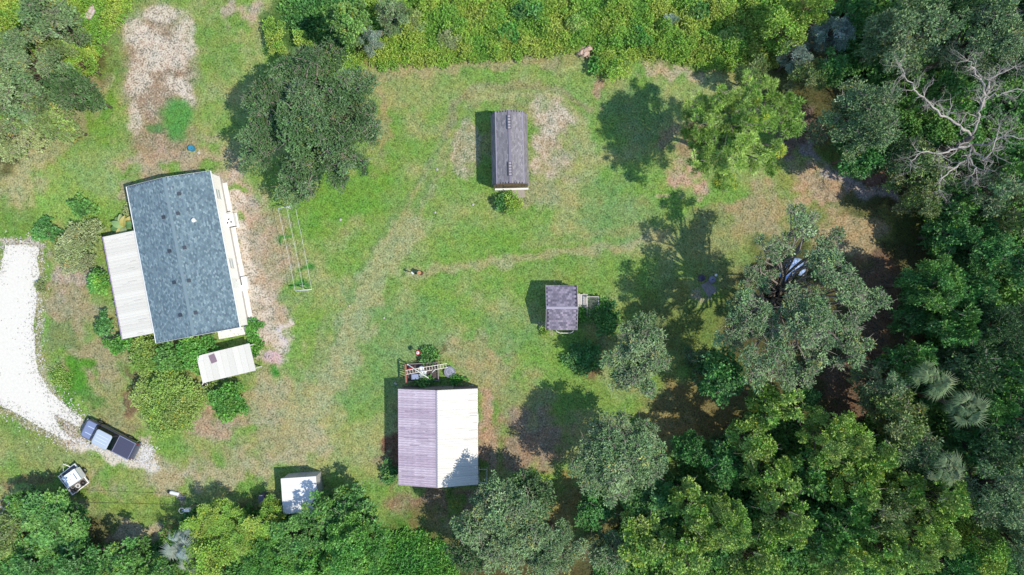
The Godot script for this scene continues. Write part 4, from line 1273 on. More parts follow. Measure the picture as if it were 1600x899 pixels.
func ladder_trailer() -> void:
	var root := thing("utility_trailer", "rusty red and black utility trailer with a slatted front behind the barn", "trailer", at(660.5, 581.5, 0.6), 2.5)
	var wood := mat("dark planks", c8(96, 84, 84), 0.9, 0.6, 1.5)
	for k in 7:
		part("plank", box_mesh(Vector3(0, 0.5, -0.72 + k * 0.24), Vector3(3.1, 0.05, 0.22)), wood, root)
	var rust := mat("rust red paint", c8(176, 112, 98), 0.8, 0.5, 2.0)
	for s in [-1, 1]:
		part("side_rail", box_mesh(Vector3(0, 0.78, s * 0.88), Vector3(3.2, 0.05, 0.06)), mat("rail grey", c8(128, 120, 122), 0.7), root)
		wheel(root, "wheel", Vector3(0.3, 0.3, s * 1.0), 0.3, 0.2, c8(160, 160, 160)).transform = Transform3D(Basis(Vector3.UP, PI / 2), Vector3(0.3, 0.3, s * 1.0)) * Transform3D(Basis(), Vector3(-0.3, -0.3, -s * 1.0))
		for x in [-1.5, -0.5, 0.5, 1.5]: part("post", box_mesh(Vector3(x, 0.64, s * 0.88), Vector3(0.05, 0.26, 0.05)), rust, root)
	part("end_beam", box_mesh(Vector3(-1.56, 1.5, 0), Vector3(0.16, 0.08, 1.9)), rust, root)
	for k in 8:   # the tall slatted front
		part("slat", box_mesh(Vector3(-1.58, 1.0, -0.84 + k * 0.24), Vector3(0.04, 0.95, 0.08)), rust, root)
	part("end_beam", box_mesh(Vector3(1.56, 0.72, 0), Vector3(0.1, 0.08, 1.8)), mat("rail grey", c8(128, 120, 122), 0.7), root)
	# the ladder over it
	var a := at(634, 582.3, 1.6) + Vector3(0, 1.58, 0)
	var b := at(699, 571.3, 1.0) + Vector3(0, 1.0, 0)
	var lad := thing("ladder", "long pale extension ladder lying across the utility trailer", "ladder", a)
	var d := b - a
	var side := Vector3(-d.z, 0, d.x).normalized() * 0.2
	var alu := mat("ladder aluminium", c8(206, 202, 186), 0.45, 0.0, 1.0, 0.3)
	for s in [-1, 1]:
		var st := begin()
		bar(st, side * s, d + side * s, 0.045, 0.09)
		part("rail", done(st), alu, lad)
	for k in 15:
		var st := begin()
		bar(st, d * ((k + 0.5) / 15.0) + side, d * ((k + 0.5) / 15.0) - side, 0.04)
		part("rung", done(st), alu, lad)
	# poles and odds and ends
	var pl := thing("white_pole", "long white pole laid slantwise across the ladder and trailer", "pole", at(637, 570, 1.75) + Vector3(0, 1.72, 0))
	var st3 := begin(true)
	tube(st3, [Vector3.ZERO, at(670, 591, 1.3) - at(637, 570, 1.75) + Vector3(0, -0.25, 0)], [0.055, 0.055], 7)
	part("shaft", done(st3), mat("white pipe", c8(222, 224, 220), 0.5), pl)
	part("end_cap", lathe_mesh([Vector2(0.07, -0.05), Vector2(0.07, 0.05), Vector2(0, 0.06)], 8), mat("white pipe", Color.WHITE), pl)
	pl = thing("white_stick", "short white stick poking out beside the ladder's middle", "stick", at(675, 582.5, 1.4) + Vector3(0, 1.4, 0))
	st3 = begin(true)
	tube(st3, [Vector3.ZERO, Vector3(0.3, 0.05, -0.3)], [0.05, 0.05], 6)
	part("shaft", done(st3), mat("white pipe", Color.WHITE), pl)
	var can := thing("fuel_can", "red fuel can at the slatted end of the utility trailer", "fuel can", at(641.5, 576, 0.9) + Vector3(0, 0.525, 0), 12.0)
	part("body", box_mesh(Vector3(0, 0.2, 0), Vector3(0.36, 0.4, 0.26)), mat("red plastic", c8(166, 44, 46), 0.5), can)
	part("spout", lathe_mesh([Vector2(0.05, 0.4), Vector2(0.03, 0.55), Vector2(0, 0.55)], 8, Vector3(0.1, 0, 0)), mat("black iron", c8(30, 30, 32), 0.6), can)
	var crate := thing("blue_bin", "blue-grey plastic bin in the utility trailer below the ladder", "bin", at(648, 589, 0.9) + Vector3(0, 0.525, 0), 4.0)
	st3 = begin()
	for s in [-1, 1]:
		box(st3, Vector3(s * 0.34, 0.2, 0), Vector3(0.04, 0.4, 0.5))
		box(st3, Vector3(0, 0.2, s * 0.23), Vector3(0.64, 0.4, 0.04))
	part("side", done(st3), mat("bin plastic", c8(122, 132, 164), 0.5), crate)
	part("lid", box_mesh(Vector3(0.05, 0.42, 0), Vector3(0.66, 0.03, 0.5), Basis(Vector3(0, 0, 1), 0.1)), mat("bin lid", c8(142, 152, 182), 0.5), crate)
	var tub := thing("round_tub", "white round tub sitting on the utility trailer by the ladder", "tub", at(658.5, 576, 0.9) + Vector3(0, 0.525, 0))
	part("body", lathe_mesh([Vector2(0, 0), Vector2(0.22, 0), Vector2(0.25, 0.5), Vector2(0.22, 0.5), Vector2(0.2, 0.06), Vector2(0, 0.06)], 16), mat("white enamel", Color.WHITE), tub)
	part("lid", lathe_mesh([Vector2(0.26, 0.505), Vector2(0.26, 0.53), Vector2(0, 0.56)], 16), mat("white trim", c8(225, 225, 220), 0.6), tub)
	var sheet := thing("plastic_sheet", "crumpled white plastic sheet under the crossing of pole and ladder", "plastic sheet", at(660, 586, 0.9) + Vector3(0, 0.53, 0))
	part("sheet", crumple(0.75, 0.8, 0.4, 3), mat("white plastic", c8(216, 222, 230), 0.5), sheet)
	var stk := thing("metal_tub", "round galvanised tub lid lying in grass beside the ladder's end", "tub", at(702.5, 581.5, 0.3))
	part("body", lathe_mesh([Vector2(0, 0.02), Vector2(0.52, 0.02), Vector2(0.58, 0.3), Vector2(0.55, 0.3), Vector2(0.50, 0.24), Vector2(0, 0.27)], 22), mat("galvanised", c8(156, 160, 178), 0.5, 0.5, 3.0, 0.3), stk)
	part("rib", lathe_mesh([Vector2(0.3, 0.27), Vector2(0.32, 0.285), Vector2(0.34, 0.27)], 18), mat("galvanised light", c8(186, 190, 202), 0.5), stk)
	# the bird feeder above it
	var bf := thing("bird_feeder", "pole feeder with a round red and white top above the utility trailer", "bird feeder", at(652.5, 551.5, 1.6))
	st3 = begin(true)
	tube(st3, [Vector3(0, -0.05, 0), Vector3(0, 1.5, 0)], [0.04, 0.035], 6)
	part("pole", done(st3), mat("dark pole", c8(50, 40, 40), 0.8), bf)
	part("tray", lathe_mesh([Vector2(0, 1.48), Vector2(0.26, 1.5), Vector2(0.2, 1.6), Vector2(0, 1.62)], 16), mat("red plastic", Color.WHITE), bf)
	part("cap", lathe_mesh([Vector2(0.17, 1.62), Vector2(0.13, 1.7), Vector2(0, 1.72)], 14), mat("pale pink cap", c8(222, 200, 200), 0.5), bf)
	part("finial", lathe_mesh([Vector2(0.05, 1.7), Vector2(0.05, 1.76), Vector2(0, 1.78)], 10), mat("red plastic", Color.WHITE), bf)

func crumple(w: float, d: float, h: float, s: int, skirt := 0.0) -> ArrayMesh:
	# a creased sheet lying over something
	var n := noise(1.6, s, 3)
	var st := begin()
	var g := 12
	var p := []
	for j in g + 1:
		var row := []
		for i in g + 1:
			var u := float(i) / g - 0.5
			var v := float(j) / g - 0.5
			var e := clampf((0.5 - maxf(absf(u), absf(v))) * 5.0, 0.0, 1.0)
			row.append(Vector3(u * w + n.get_noise_2d(i, j * 2.0) * 0.08, h * (0.2 + 0.6 * sqrt(e)) + n.get_noise_2d(i * 1.7, j * 1.7) * h * 0.6 * e, v * d + n.get_noise_2d(i + 40.0, j) * 0.08))
		p.append(row)
	for j in g:
		for i in g:
			var m: Vector3 = (p[j][i] + p[j + 1][i + 1]) / 2.0 - Vector3(0, 2, 0)
			tri(st, p[j][i], p[j][i + 1], p[j + 1][i + 1], m)
			tri(st, p[j][i], p[j + 1][i + 1], p[j + 1][i], m)
	return done(st)

func small_things() -> void:
	var st: SurfaceTool
	# the pen and ramp at the small shed
	var pen := thing("wire_pen", "low wire animal pen with pale posts beside the small shed", "pen", at(926.5, 479, 0.9), 0.0)
	var post := mat("pale pen wood", c8(176, 172, 166), 0.8)
	for x in [-1, 1]:
		for z in [-1, 0, 1]: part("post", box_mesh(Vector3(x * 0.58, 0.45, z * 0.95), Vector3(0.08, 0.9, 0.08)), post, pen)
		part("rail", box_mesh(Vector3(x * 0.58, 0.93, 0), Vector3(0.07, 0.06, 2.0)), post, pen)
		part("rail", box_mesh(Vector3(0, 0.93, x * 0.97), Vector3(1.09, 0.06, 0.07)), post, pen)
	st = begin()
	for k in 9: box(st, Vector3(-0.52 + k * 0.13, 0.97, 0), Vector3(0.012, 0.012, 1.9))
	for k in 13: box(st, Vector3(0, 0.985, -0.9 + k * 0.15), Vector3(1.1, 0.012, 0.012))
	part("wire_mesh", done(st), mat("wire", c8(150, 150, 150), 0.5), pen).set_meta("kind", "stuff")
	part("crossbar", box_mesh(Vector3(0.0, 0.99, 0.72), Vector3(1.05, 0.05, 0.09)), mat("bluish bar", c8(150, 170, 176), 0.6), pen)
	var pd := thing("white_deck", "peeling white plank deck between the small shed and its wire pen", "deck", at(910.5, 472, 0.3))
	for k in 4:
		part("plank", box_mesh(Vector3(-0.39 + k * 0.26, 0.32, -0.1 + 0.06 * (k % 2)), Vector3(0.24, 0.05, 1.5)), mat("white plank %d" % (k % 2), c8(206 + 10 * (k % 2), 204 + 10 * (k % 2), 202 + 10 * (k % 2)), 0.8, 0.7, 2.5), pd)
	for s in [-1, 1]: part("joist", box_mesh(Vector3(0, 0.15, s * 0.6), Vector3(1.0, 0.28, 0.08)), post, pd)
	var rail := thing("curved_rail", "white curved tube rail around the step under the small shed's eave", "rail", at(883, 516, 0.7))
	st = begin(true)
	tube(st, [Vector3(-1.05, 0.7, -0.15), Vector3(-0.8, 0.75, 0.18), Vector3(-0.5, 0.75, 0.3), Vector3(0.5, 0.75, 0.3), Vector3(0.75, 0.75, 0.2), Vector3(0.95, 0.7, -0.15)], [0.045, 0.045, 0.045, 0.045, 0.045, 0.045], 6)
	part("top_rail", done(st), mat("white pipe", c8(222, 224, 220), 0.5), rail)
	for x in [-0.5, 0.02, 0.5]:
		st = begin(true)
		tube(st, [Vector3(x, -0.05, 0.3), Vector3(x, 0.74, 0.3)], [0.035, 0.035], 6)
		part("post", done(st), mat("white pipe", Color.WHITE), rail)
	# frame at the barn's side
	var fr := thing("plant_stand", "open pale metal frame standing at the barn's lower corner", "stand", at(754.5, 744, 0.9))
	var pale := mat("pale metal", c8(186, 196, 190), 0.5)
	for x in [-1, 1]:
		for z in [-1, 1]: part("leg", box_mesh(Vector3(x * 0.40, 0.44, z * 0.66), Vector3(0.05, 0.88, 0.05)), pale, fr)
		part("bar", box_mesh(Vector3(x * 0.40, 0.91, 0), Vector3(0.055, 0.055, 1.38)), pale, fr)
		part("bar", box_mesh(Vector3(0, 0.913, x * 0.66), Vector3(0.74, 0.055, 0.055)), pale, fr)
	# stump and its litter
	var sp := thing("tree_stump", "tall cut stump with an orange-brown top in the middle of the lawn", "stump", at(655.5, 426.5, 0.9))
	part("bark", lathe_mesh([Vector2(0.27, -0.05), Vector2(0.22, 0.2), Vector2(0.2, 0.9), Vector2(0.19, 1.25)], 14), mat("stump bark", c8(110, 78, 62), 0.95, 0.5, 2.0), sp)
	part("cut_face", lathe_mesh([Vector2(0.2, 1.24), Vector2(0.19, 1.27), Vector2(0, 1.275)], 14), mat("cut wood", c8(206, 158, 112), 0.85, 0.3, 6.0), sp)
	part("heartwood", lathe_mesh([Vector2(0.07, 1.27), Vector2(0.06, 1.285), Vector2(0, 1.285)], 10), mat("heart wood", c8(186, 112, 74), 0.85), sp)
	var sl := thing("white_post", "leaning white-topped black post right beside the orange-topped stump", "post", at(648.5, 428, 0.4))
	st = begin(true)
	tube(st, [Vector3(0.05, 0, 0.02), Vector3(-0.1, 1.5, -0.04)], [0.06, 0.05], 7)
	part("shaft", done(st), mat("dark pole", c8(50, 40, 40), 0.8), sl)
	part("cap", box_mesh(Vector3(-0.1, 1.53, -0.04), Vector3(0.3, 0.09, 0.16), Basis(Vector3.UP, -0.7)), mat("white pipe", Color.WHITE), sl)
	# service post
	var up := thing("service_post", "short pale service post with a ring bracket and white box by the wires", "post", at(302, 789.5, 0.5))
	st = begin(true)
	tube(st, [Vector3(0, -0.1, 0), Vector3(0, 2.2, 0)], [0.09, 0.08], 8)
	part("shaft", done(st), mat("post wood", c8(142, 132, 126), 0.9, 0.4, 2.0), up)
	part("meter_box", box_mesh(Vector3(0.12, 2.0, 0.0), Vector3(0.5, 0.5, 0.26)), mat("white enamel", Color.WHITE), up)
	part("bracket", lathe_mesh([Vector2(0.24, 2.1), Vector2(0.27, 2.14), Vector2(0.3, 2.1), Vector2(0.27, 2.06), Vector2(0.24, 2.1)], 16, Vector3(-0.42, 0, 0.06)), mat("galvanised light", c8(186, 190, 202), 0.5), up)
	part("arm", box_mesh(Vector3(-0.2, 2.1, 0.03), Vector3(0.4, 0.06, 0.06)), mat("galvanised light", Color.WHITE), up)
	var wr := thing("overhead_wire", "thin dark wire strung from the service post to the trees", "wire", at(302, 789.5, 2.1))
	st = begin(true)
	var e := at(70, 785, 2.6) - wr.position
	var pts := []
	var rr := []
	for k in 9:
		pts.append(Vector3(-0.2, 2.15, 0.02).lerp(e + Vector3(0, 2.6, 0), k / 8.0) + Vector3(0, -0.25 * sin(k / 8.0 * PI), 0))
		rr.append(0.022)
	tube(st, pts, rr, 5)
	part("strand", done(st), mat("black iron", c8(30, 30, 32), 0.6), wr)
	var cy := thing("gas_cylinder", "white gas cylinder with a black collar lying on the lawn's edge", "gas cylinder", at(273, 771.5, 0.2), -14.0)
	var bx := Basis(Vector3(0, 0, 1), -PI / 2.0)
	part("tank", lathe_mesh([Vector2(0, -0.55), Vector2(0.15, -0.5), Vector2(0.19, -0.38), Vector2(0.19, 0.32), Vector2(0.12, 0.42), Vector2(0, 0.44)], 14, Vector3(0, 0.19, 0), bx), mat("white enamel", Color.WHITE), cy)
	part("collar", lathe_mesh([Vector2(0.13, -0.72), Vector2(0.15, -0.72), Vector2(0.15, -0.5), Vector2(0.13, -0.5)], 12, Vector3(0, 0.19, 0), bx), mat("black iron", c8(30, 30, 32), 0.6), cy)
	var bg := thing("grey_bag", "crumpled grey bag lying next to the white gas cylinder", "bag", at(281, 777.5, 0.2), -25.0)
	part("sack", crumple(0.9, 0.45, 0.3, 8), mat("grey plastic", c8(148, 144, 142), 0.7), bg)
	# hoops under the corner tree
	for q in [[6, 787.5, 0.5, "pale hoop on bare ground at the picture's far side, upper of two"], [0, 797, 0.4, "pale hoop partly cut off by the picture's side, lower of two"]]:
		var hp := part("hoop", lathe_mesh([Vector2(q[2] - 0.09, 0.03), Vector2(q[2] - 0.045, 0.12), Vector2(q[2], 0.03), Vector2(q[2] - 0.045, 0.0), Vector2(q[2] - 0.09, 0.03)], 22), mat("hoop", c8(196, 190, 182), 0.6), self)
		hp.position = at(q[0], q[1])
		tag(hp, q[3], "hoop", "hoops at the picture's edge")
	# blue lid by the turnaround
	var lid := thing("blue_drum", "round blue plastic drum standing on the lawn above the house", "drum", at(298.5, 231.5, 0.4))
	part("body", lathe_mesh([Vector2(0, 0), Vector2(0.27, 0), Vector2(0.3, 0.1), Vector2(0.29, 0.3), Vector2(0.31, 0.5), Vector2(0.28, 0.58), Vector2(0.27, 0.55), Vector2(0, 0.55)], 18), mat("blue plastic", c8(52, 122, 150), 0.45), lid)
	part("bung", lathe_mesh([Vector2(0.05, 0.55), Vector2(0.05, 0.6), Vector2(0, 0.61)], 8, Vector3(0.12, 0, 0.05)), mat("blue bung", c8(30, 90, 118), 0.5), lid)
	var rk := part("pale_stone", lathe_mesh([Vector2(0, 0), Vector2(0.16, 0), Vector2(0.19, 0.08), Vector2(0.1, 0.18), Vector2(0, 0.2)], 7), mat("pale stone", c8(168, 166, 158), 0.95), self)
	rk.position = at(310.5, 239)
	tag(rk, "small pale stone in the grass next to the blue drum", "stone")
	# white round tank by the house wall
	var wt := thing("round_tank", "white round water tank close to the house's long white wall", "tank", at(373.5, 450.5, 0.7))
	part("body", lathe_mesh([Vector2(0, 0), Vector2(0.36, 0), Vector2(0.38, 0.7), Vector2(0.2, 0.85), Vector2(0, 0.87)], 18), mat("white enamel", Color.WHITE), wt)
	part("cap", lathe_mesh([Vector2(0.1, 0.86), Vector2(0.1, 0.92), Vector2(0, 0.93)], 10), mat("white trim", c8(225, 225, 220), 0.6), wt)
	# the fire place under the oak
	var k1 := thing("kettle_grill", "round dark lidded grill, the plain one away from the white ball", "grill", at(1096.5, 434.5, 0.6))
	var k2 := thing("kettle_grill", "round dark grill with a shiny grey lid beside the white ball", "grill", at(1113, 437, 0.6))
	for g in [[k1, c8(56, 50, 72)], [k2, c8(112, 112, 132)]]:
		part("bowl", lathe_mesh([Vector2(0, 0.28), Vector2(0.2, 0.32), Vector2(0.34, 0.5), Vector2(0.36, 0.6)], 18), mat("black iron", c8(30, 30, 32), 0.6), g[0])
		var l := part("lid", lathe_mesh([Vector2(0.36, 0.6), Vector2(0.3, 0.72), Vector2(0.15, 0.79), Vector2(0, 0.8)], 18), mat("grill lid " + g[1].to_html(), g[1], 0.4), g[0])
		part("handle", box_mesh(Vector3(0, 0.83, 0), Vector3(0.14, 0.04, 0.05)), mat("dark pole", c8(50, 40, 40), 0.8), l)
		for k in 3:
			st = begin(true)
			tube(st, [Vector3(cos(k * 2.1), 0, sin(k * 2.1)) * 0.36, Vector3(cos(k * 2.1) * 0.18, 0.4, sin(k * 2.1) * 0.18)], [0.02, 0.02], 5)
			part("leg", done(st), mat("dark pole", c8(50, 40, 40), 0.8), g[0])
	var ball := part("white_ball", SphereMesh.new(), mat("white enamel", Color.WHITE), self)
	(ball.mesh as SphereMesh).radius = 0.14
	(ball.mesh as SphereMesh).height = 0.28
	ball.position = at(1116.2, 430.4) + Vector3(0, 0.62, 0)
	tag(ball, "small bright white ball on a stake beside the grey-lidded grill", "ball")
	var stake := part("wooden_stake", box_mesh(Vector3(0, 0.24, 0), Vector3(0.06, 0.48, 0.06)), mat("dark pole", c8(50, 40, 40), 0.8), self)
	stake.position = at(1116.2, 430.4)
	tag(stake, "thin dark stake that carries the small white ball", "stake")
	var slab := part("stone_slab", crumple(1.0, 1.4, 0.12, 31), mat("pale slab", c8(158, 152, 152), 0.9, 0.5, 2.0), self)
	slab.position = at(1107.5, 451)
	slab.rotation_degrees.y = 30
	tag(slab, "flat pale stone slab on the ground below the two grills", "slab")
	# tarp under the big oak
	var tp := thing("tarp", "crumpled blue and white tarp showing through the big oak's crown", "tarp", at(1233, 425, 1.0), -14.0)
	part("blue_sheet", crumple(2.0, 1.6, 0.6, 21), mat("blue tarp", c8(140, 170, 220), 0.5), tp).position = Vector3(-0.35, 1.4, 0.65)
	part("white_sheet", crumple(2.1, 1.6, 0.65, 22), mat("pale tarp", c8(150, 172, 204), 0.6), tp).position = Vector3(0.3, 1.4, -0.65)
	for s in [-1, 1]:
		for f in [-1, 1]: part("leg", box_mesh(Vector3(s * 0.8, 0.78, f * 1.1), Vector3(0.06, 1.56, 0.06)), mat("dark pole", c8(50, 40, 40), 0.8), tp)
	# debris
	var db := thing("bleached_log", "split pinkish bleached log lying on the vines at the picture's upper corner", "log", at(141, 19, 1.0) + Vector3(0, 0.9, 0), 62.0)
	for k in 4:
		st = begin()
		bar(st, Vector3(-0.95 + k * 0.12, 0.05 * k, -0.3 + k * 0.2), Vector3(0.85 - 0.15 * k, 0.1, -0.22 + k * 0.16), 0.16, 0.12)
		part("split_piece", done(st), mat("bleached wood %d" % (k % 2), c8(212 + 10 * (k % 2), 178 + 34 * (k % 2), 172 + 34 * (k % 2)), 0.9, 0.4, 2.0), db)
	db = thing("white_board", "small whitish board lying in the vines below the split log", "board", at(105, 60, 1.0) + Vector3(0, 1.0, 0), 40.0)
	st = begin()
	bar(st, Vector3(-0.5, 0, 0), Vector3(0.5, 0.06, 0), 0.26, 0.05)
	part("plank", done(st), mat("bleached wood 1", Color.WHITE), db)
	st = begin()
	bar(st, Vector3(-0.9, -0.02, 0.15), Vector3(-0.2, 0.07, 0.1), 0.1, 0.05)
	part("splinter", done(st), mat("bleached wood 0", Color.WHITE), db)
	var fronds := thing("dead_frond_pile", "pile of dead pinkish palm fronds at the thicket's edge", "frond pile", at(918, 90, 0.4))
	for k in 7:
		var o := part("frond", fan_frond(30 + k % 3, 1.1), mat("dead frond %d" % (k % 2), c8(190 - 16 * (k % 2), 164 - 14 * (k % 2), 146 - 16 * (k % 2)), 0.8), fronds)
		o.position = Vector3(rng.randf_range(-0.4, 0.4), 0.25 + k * 0.05, rng.randf_range(-0.4, 0.4))
		o.rotation = Vector3(0.1, 2.2 + rng.randf_range(-0.7, 0.7), 0.05)
	var ot := thing("board_scraps", "white scrap boards lying at the barn's upper corner", "boards", at(732, 605, 0.2), 25.0)
	for k in 3:
		part("board", box_mesh(Vector3(-0.3 + k * 0.3, 0.04 + k * 0.03, k * 0.12), Vector3(0.6, 0.04, 0.22), Basis(Vector3.UP, k * 0.5)), mat("white plank %d" % (k % 2), Color.WHITE), ot)
	var pc := part("white_brick", box_mesh(Vector3(0, 0.06, 0), Vector3(0.28, 0.12, 0.16), Basis(Vector3.UP, -0.6)), mat("pale stone", c8(204, 200, 192), 0.9), self)
	pc.position = at(618, 599.5)
	tag(pc, "single pale brick lying in the barn's shade near its upper corner", "brick")
	var bn := thing("grey_bin", "dark purplish bin half hidden in bushes beside the square white shed", "bin", at(408.5, 781, 1.0), 3.0)
	part("body", box_mesh(Vector3(0, 0.5, 0), Vector3(0.5, 1.0, 0.85)), mat("bin dark", c8(74, 64, 84), 0.6), bn)
	part("lid", box_mesh(Vector3(0, 1.03, 0), Vector3(0.56, 0.06, 0.9)), mat("bin dark lid", c8(98, 88, 108), 0.5), bn)
	part("handle", box_mesh(Vector3(0, 1.08, -0.42), Vector3(0.3, 0.05, 0.06)), mat("white pipe", Color.WHITE), bn)
	# white planter and flower things near the lean-to
	var pt := thing("white_pot", "round white pot at the lean-to's lower corner by the bushes", "pot", at(319.5, 602.5, 0.4))
	part("body", lathe_mesh([Vector2(0, 0), Vector2(0.22, 0), Vector2(0.3, 0.4), Vector2(0.33, 0.42), Vector2(0.28, 0.42), Vector2(0.22, 0.34), Vector2(0, 0.34)], 16), mat("white enamel", Color.WHITE), pt)
	part("soil", lathe_mesh([Vector2(0.23, 0.345), Vector2(0.1, 0.38), Vector2(0, 0.39)], 12), mat("dark soil", c8(60, 48, 40), 0.95), pt)
	# pale stones on the lawn
	var spots := [[532, 343.5, "pale stone in the grass between clothesline and mower tracks"], [680, 332, "pale stone in the lawn left of the yellow shrub"], [739, 320, "whitish stone lying close to the yellow shrub's shade"], [546, 478, "little white stone on the lawn below the clothesline"], [600, 497, "white stone where the mower tracks start"], [866, 440, "pale stone scrap above the small shed's roof"], [683, 265, "grey-white stone patch beside the tracks near the long shed"]]
	for q in spots:
		var o := rk.duplicate()
		o.name = numbered("pale_stone")
		add_child(o)
		o.position = at(q[0], q[1])
		o.rotation.y = rng.randf() * 6.0
		o.scale = Vector3.ONE * rng.randf_range(0.45, 0.8)
		tag(o, q[2], "stone", "pale stones on the lawn")

func banana_plant() -> void:
	var root := thing("banana_plant", "large-leaved banana plant in the corner of house wall and porch roof", "plant", at(190, 354, 1.4))
	var st := begin(true)
	tube(st, [Vector3(0, -0.05, 0), Vector3(0, 0.9, 0)], [0.14, 0.1], 8)
	part("stem", done(st), mat("banana stem", c8(118, 128, 78), 0.8), root)
	for k in 12:
		var a := k * 2.39996
		var l := 1.5 - 0.03 * k
		st = begin()
		var n := 7
		for i in n:
			var t0 := float(i) / n
			var t1 := float(i + 1) / n
			var f := func(t: float, s: float) -> Vector3:
				var w := 0.34 * pow(sin(PI * clampf(t * 0.93 + 0.05, 0, 1)), 0.6)
				return Vector3(t * l, 0.75 * t - 1.0 * t * t + absf(s) * 0.09, s * w)
			var m: Vector3 = f.call((t0 + t1) / 2.0, 0.0) - Vector3(0, 1, 0)
			for s in [-1.0, 1.0]:
				quad(st, f.call(t0, 0.0), f.call(t1, 0.0), f.call(t1, s), f.call(t0, s), m)
		var o := part("leaf", done(st), mat("banana leaf %d" % (k % 4), [c8(92, 128, 76), c8(120, 148, 92), c8(146, 158, 108), c8(160, 152, 84)][k % 4], 0.4), root)
		o.position = Vector3(0, 0.7 + 0.03 * k, 0)
		o.rotation = Vector3(0, a, 0.05 * k)

# ---------------------------------------------------------------- drive, dead tree, woods
var drive_edge := PackedVector2Array()

func drive_has(p: Vector3) -> bool:
	return Geometry2D.is_point_in_polygon(Vector2(p.x, p.z), drive_edge)

func drive_outline() -> void:
	var turn := [Vector2(8, 382), Vector2(61, 384), Vector2(60, 430), Vector2(54, 470), Vector2(53, 530), Vector2(58, 580), Vector2(76, 612), Vector2(104, 636), Vector2(126, 654), Vector2(122, 664), Vector2(100, 654), Vector2(84, 650), Vector2(92, 668), Vector2(118, 690), Vector2(100, 688), Vector2(60, 666), Vector2(20, 642), Vector2(-30, 622), Vector2(-150, 600), Vector2(-224, 600), Vector2(-224, 480), Vector2(-100, 470), Vector2(-30, 440), Vector2(0, 430)]
	var n := noise(0.02, 71)
	var fine := noise(0.13, 72)
	for k in turn.size():
		var a: Vector2 = turn[k]
		var b: Vector2 = turn[(k + 1) % turn.size()]
		var m := int(a.distance_to(b) / 1.1) + 1
		for i in m:
			var p := a.lerp(b, float(i) / m)
			var q := Vector2(n.get_noise_2d(p.x, p.y), n.get_noise_2d(p.x + 900.0, p.y)) * 3.0 + Vector2(fine.get_noise_2d(p.x, p.y), fine.get_noise_2d(p.x + 900.0, p.y)) * 1.1
			var w := at(p.x + q.x, p.y + q.y)
			drive_edge.append(Vector2(w.x, w.z))

func drive() -> void:
	var st := SurfaceTool.new()
	st.begin(Mesh.PRIMITIVE_TRIANGLES)
	var ids := Geometry2D.triangulate_polygon(drive_edge)
	for k in range(0, ids.size(), 3):
		var a := drive_edge[ids[k]]
		var b := drive_edge[ids[k + 1]]
		var c := drive_edge[ids[k + 2]]
		tri(st, Vector3(a.x, 0.012, a.y), Vector3(b.x, 0.012, b.y), Vector3(c.x, 0.012, c.y), Vector3((a.x + b.x + c.x) / 3.0, -5, (a.y + b.y + c.y) / 3.0))
	var m := StandardMaterial3D.new()
	m.resource_name = "crushed shell"
	m.albedo_texture = shell_tex()
	m.albedo_color = c8(214, 211, 203)
	m.uv1_triplanar = true
	m.uv1_scale = Vector3.ONE * 0.11
	m.roughness = 0.95
	var o := part("driveway", done(st), m, self)
	tag(o, "white crushed-shell driveway sweeping in past the house", "driveway", "", "structure")
	var bits: Array[Transform3D] = []
	var tints: PackedColorArray = []
	var rs := RandomNumberGenerator.new()
	rs.seed = 19
	for k in 5000:
		var e := drive_edge[rs.randi() % drive_edge.size()] + Vector2(rs.randfn(), rs.randfn()) * 0.6
		if k % 3 == 0:
			var f := Vector2(112, 686).lerp(Vector2(242, 730), rs.randf()) + Vector2(rs.randfn() * 8.0, rs.randfn() * 3.5)
			if k % 2 == 0: f = Vector2(227, 708) + Vector2(rs.randfn(), rs.randfn()) * 7.0
			var w3 := at(f.x, f.y)
			e = Vector2(w3.x, w3.z)
		if e.x < -54.0: continue
		bits.append(Transform3D(Basis.from_euler(Vector3(rs.randf() * 0.4, rs.randf() * 6.0, rs.randf() * 0.4)).scaled(Vector3(1, 0.5, 1) * rs.randf_range(0.4, 1.3)), Vector3(e.x, 0.015, e.y)))
		var v := rs.randf_range(0.36, 0.62)
		tints.append(Color(v, v * 0.97, v * 0.94))
	var chip := StandardMaterial3D.new()
	chip.resource_name = "shell chip"
	chip.vertex_color_use_as_albedo = true
	chip.roughness = 0.9
	var sc := scatter("shell_gravel", lathe_mesh([Vector2(0, 0), Vector2(0.06, 0.0), Vector2(0.05, 0.04), Vector2(0, 0.05)], 5), chip, bits, tints)
	add_child(sc)
	tag(sc, "loose white shell scattered along the drive's edges and behind the truck", "gravel", "", "stuff")
	# dead leaves and weeds strewn along it
	var r := RandomNumberGenerator.new()
	r.seed = 9
	var where: Array[Transform3D] = []
	var cols: PackedColorArray = []
	for k in 2200:
		var e := drive_edge[r.randi() % drive_edge.size()] + Vector2(r.randfn(), r.randfn()) * 0.42
		if r.randf() < 0.12: e = drive_edge[r.randi() % drive_edge.size()].lerp(drive_edge[r.randi() % drive_edge.size()], r.randf())
		if e.x < -54.0: continue
		where.append(Transform3D(Basis(Vector3.UP, r.randf() * 6.0).scaled(Vector3.ONE * r.randf_range(0.35, 0.9)), Vector3(e.x, 0.02, e.y)))
		var g := r.randf_range(0.7, 1.2)
		cols.append(lin(120 * g, 104 * g, 84 * g) if r.randf() < 0.6 else lin(96 * g, 118 * g, 66 * g))
	var w := scatter("fallen_leaves", leaf_mesh(7, 0.12, 0.11, 0.06, 0.2, 21), leaf_mat, where, cols)
	add_child(w)
	tag(w, "scattered dead leaves and weeds along the white driveway's ragged edges", "leaves", "", "stuff")

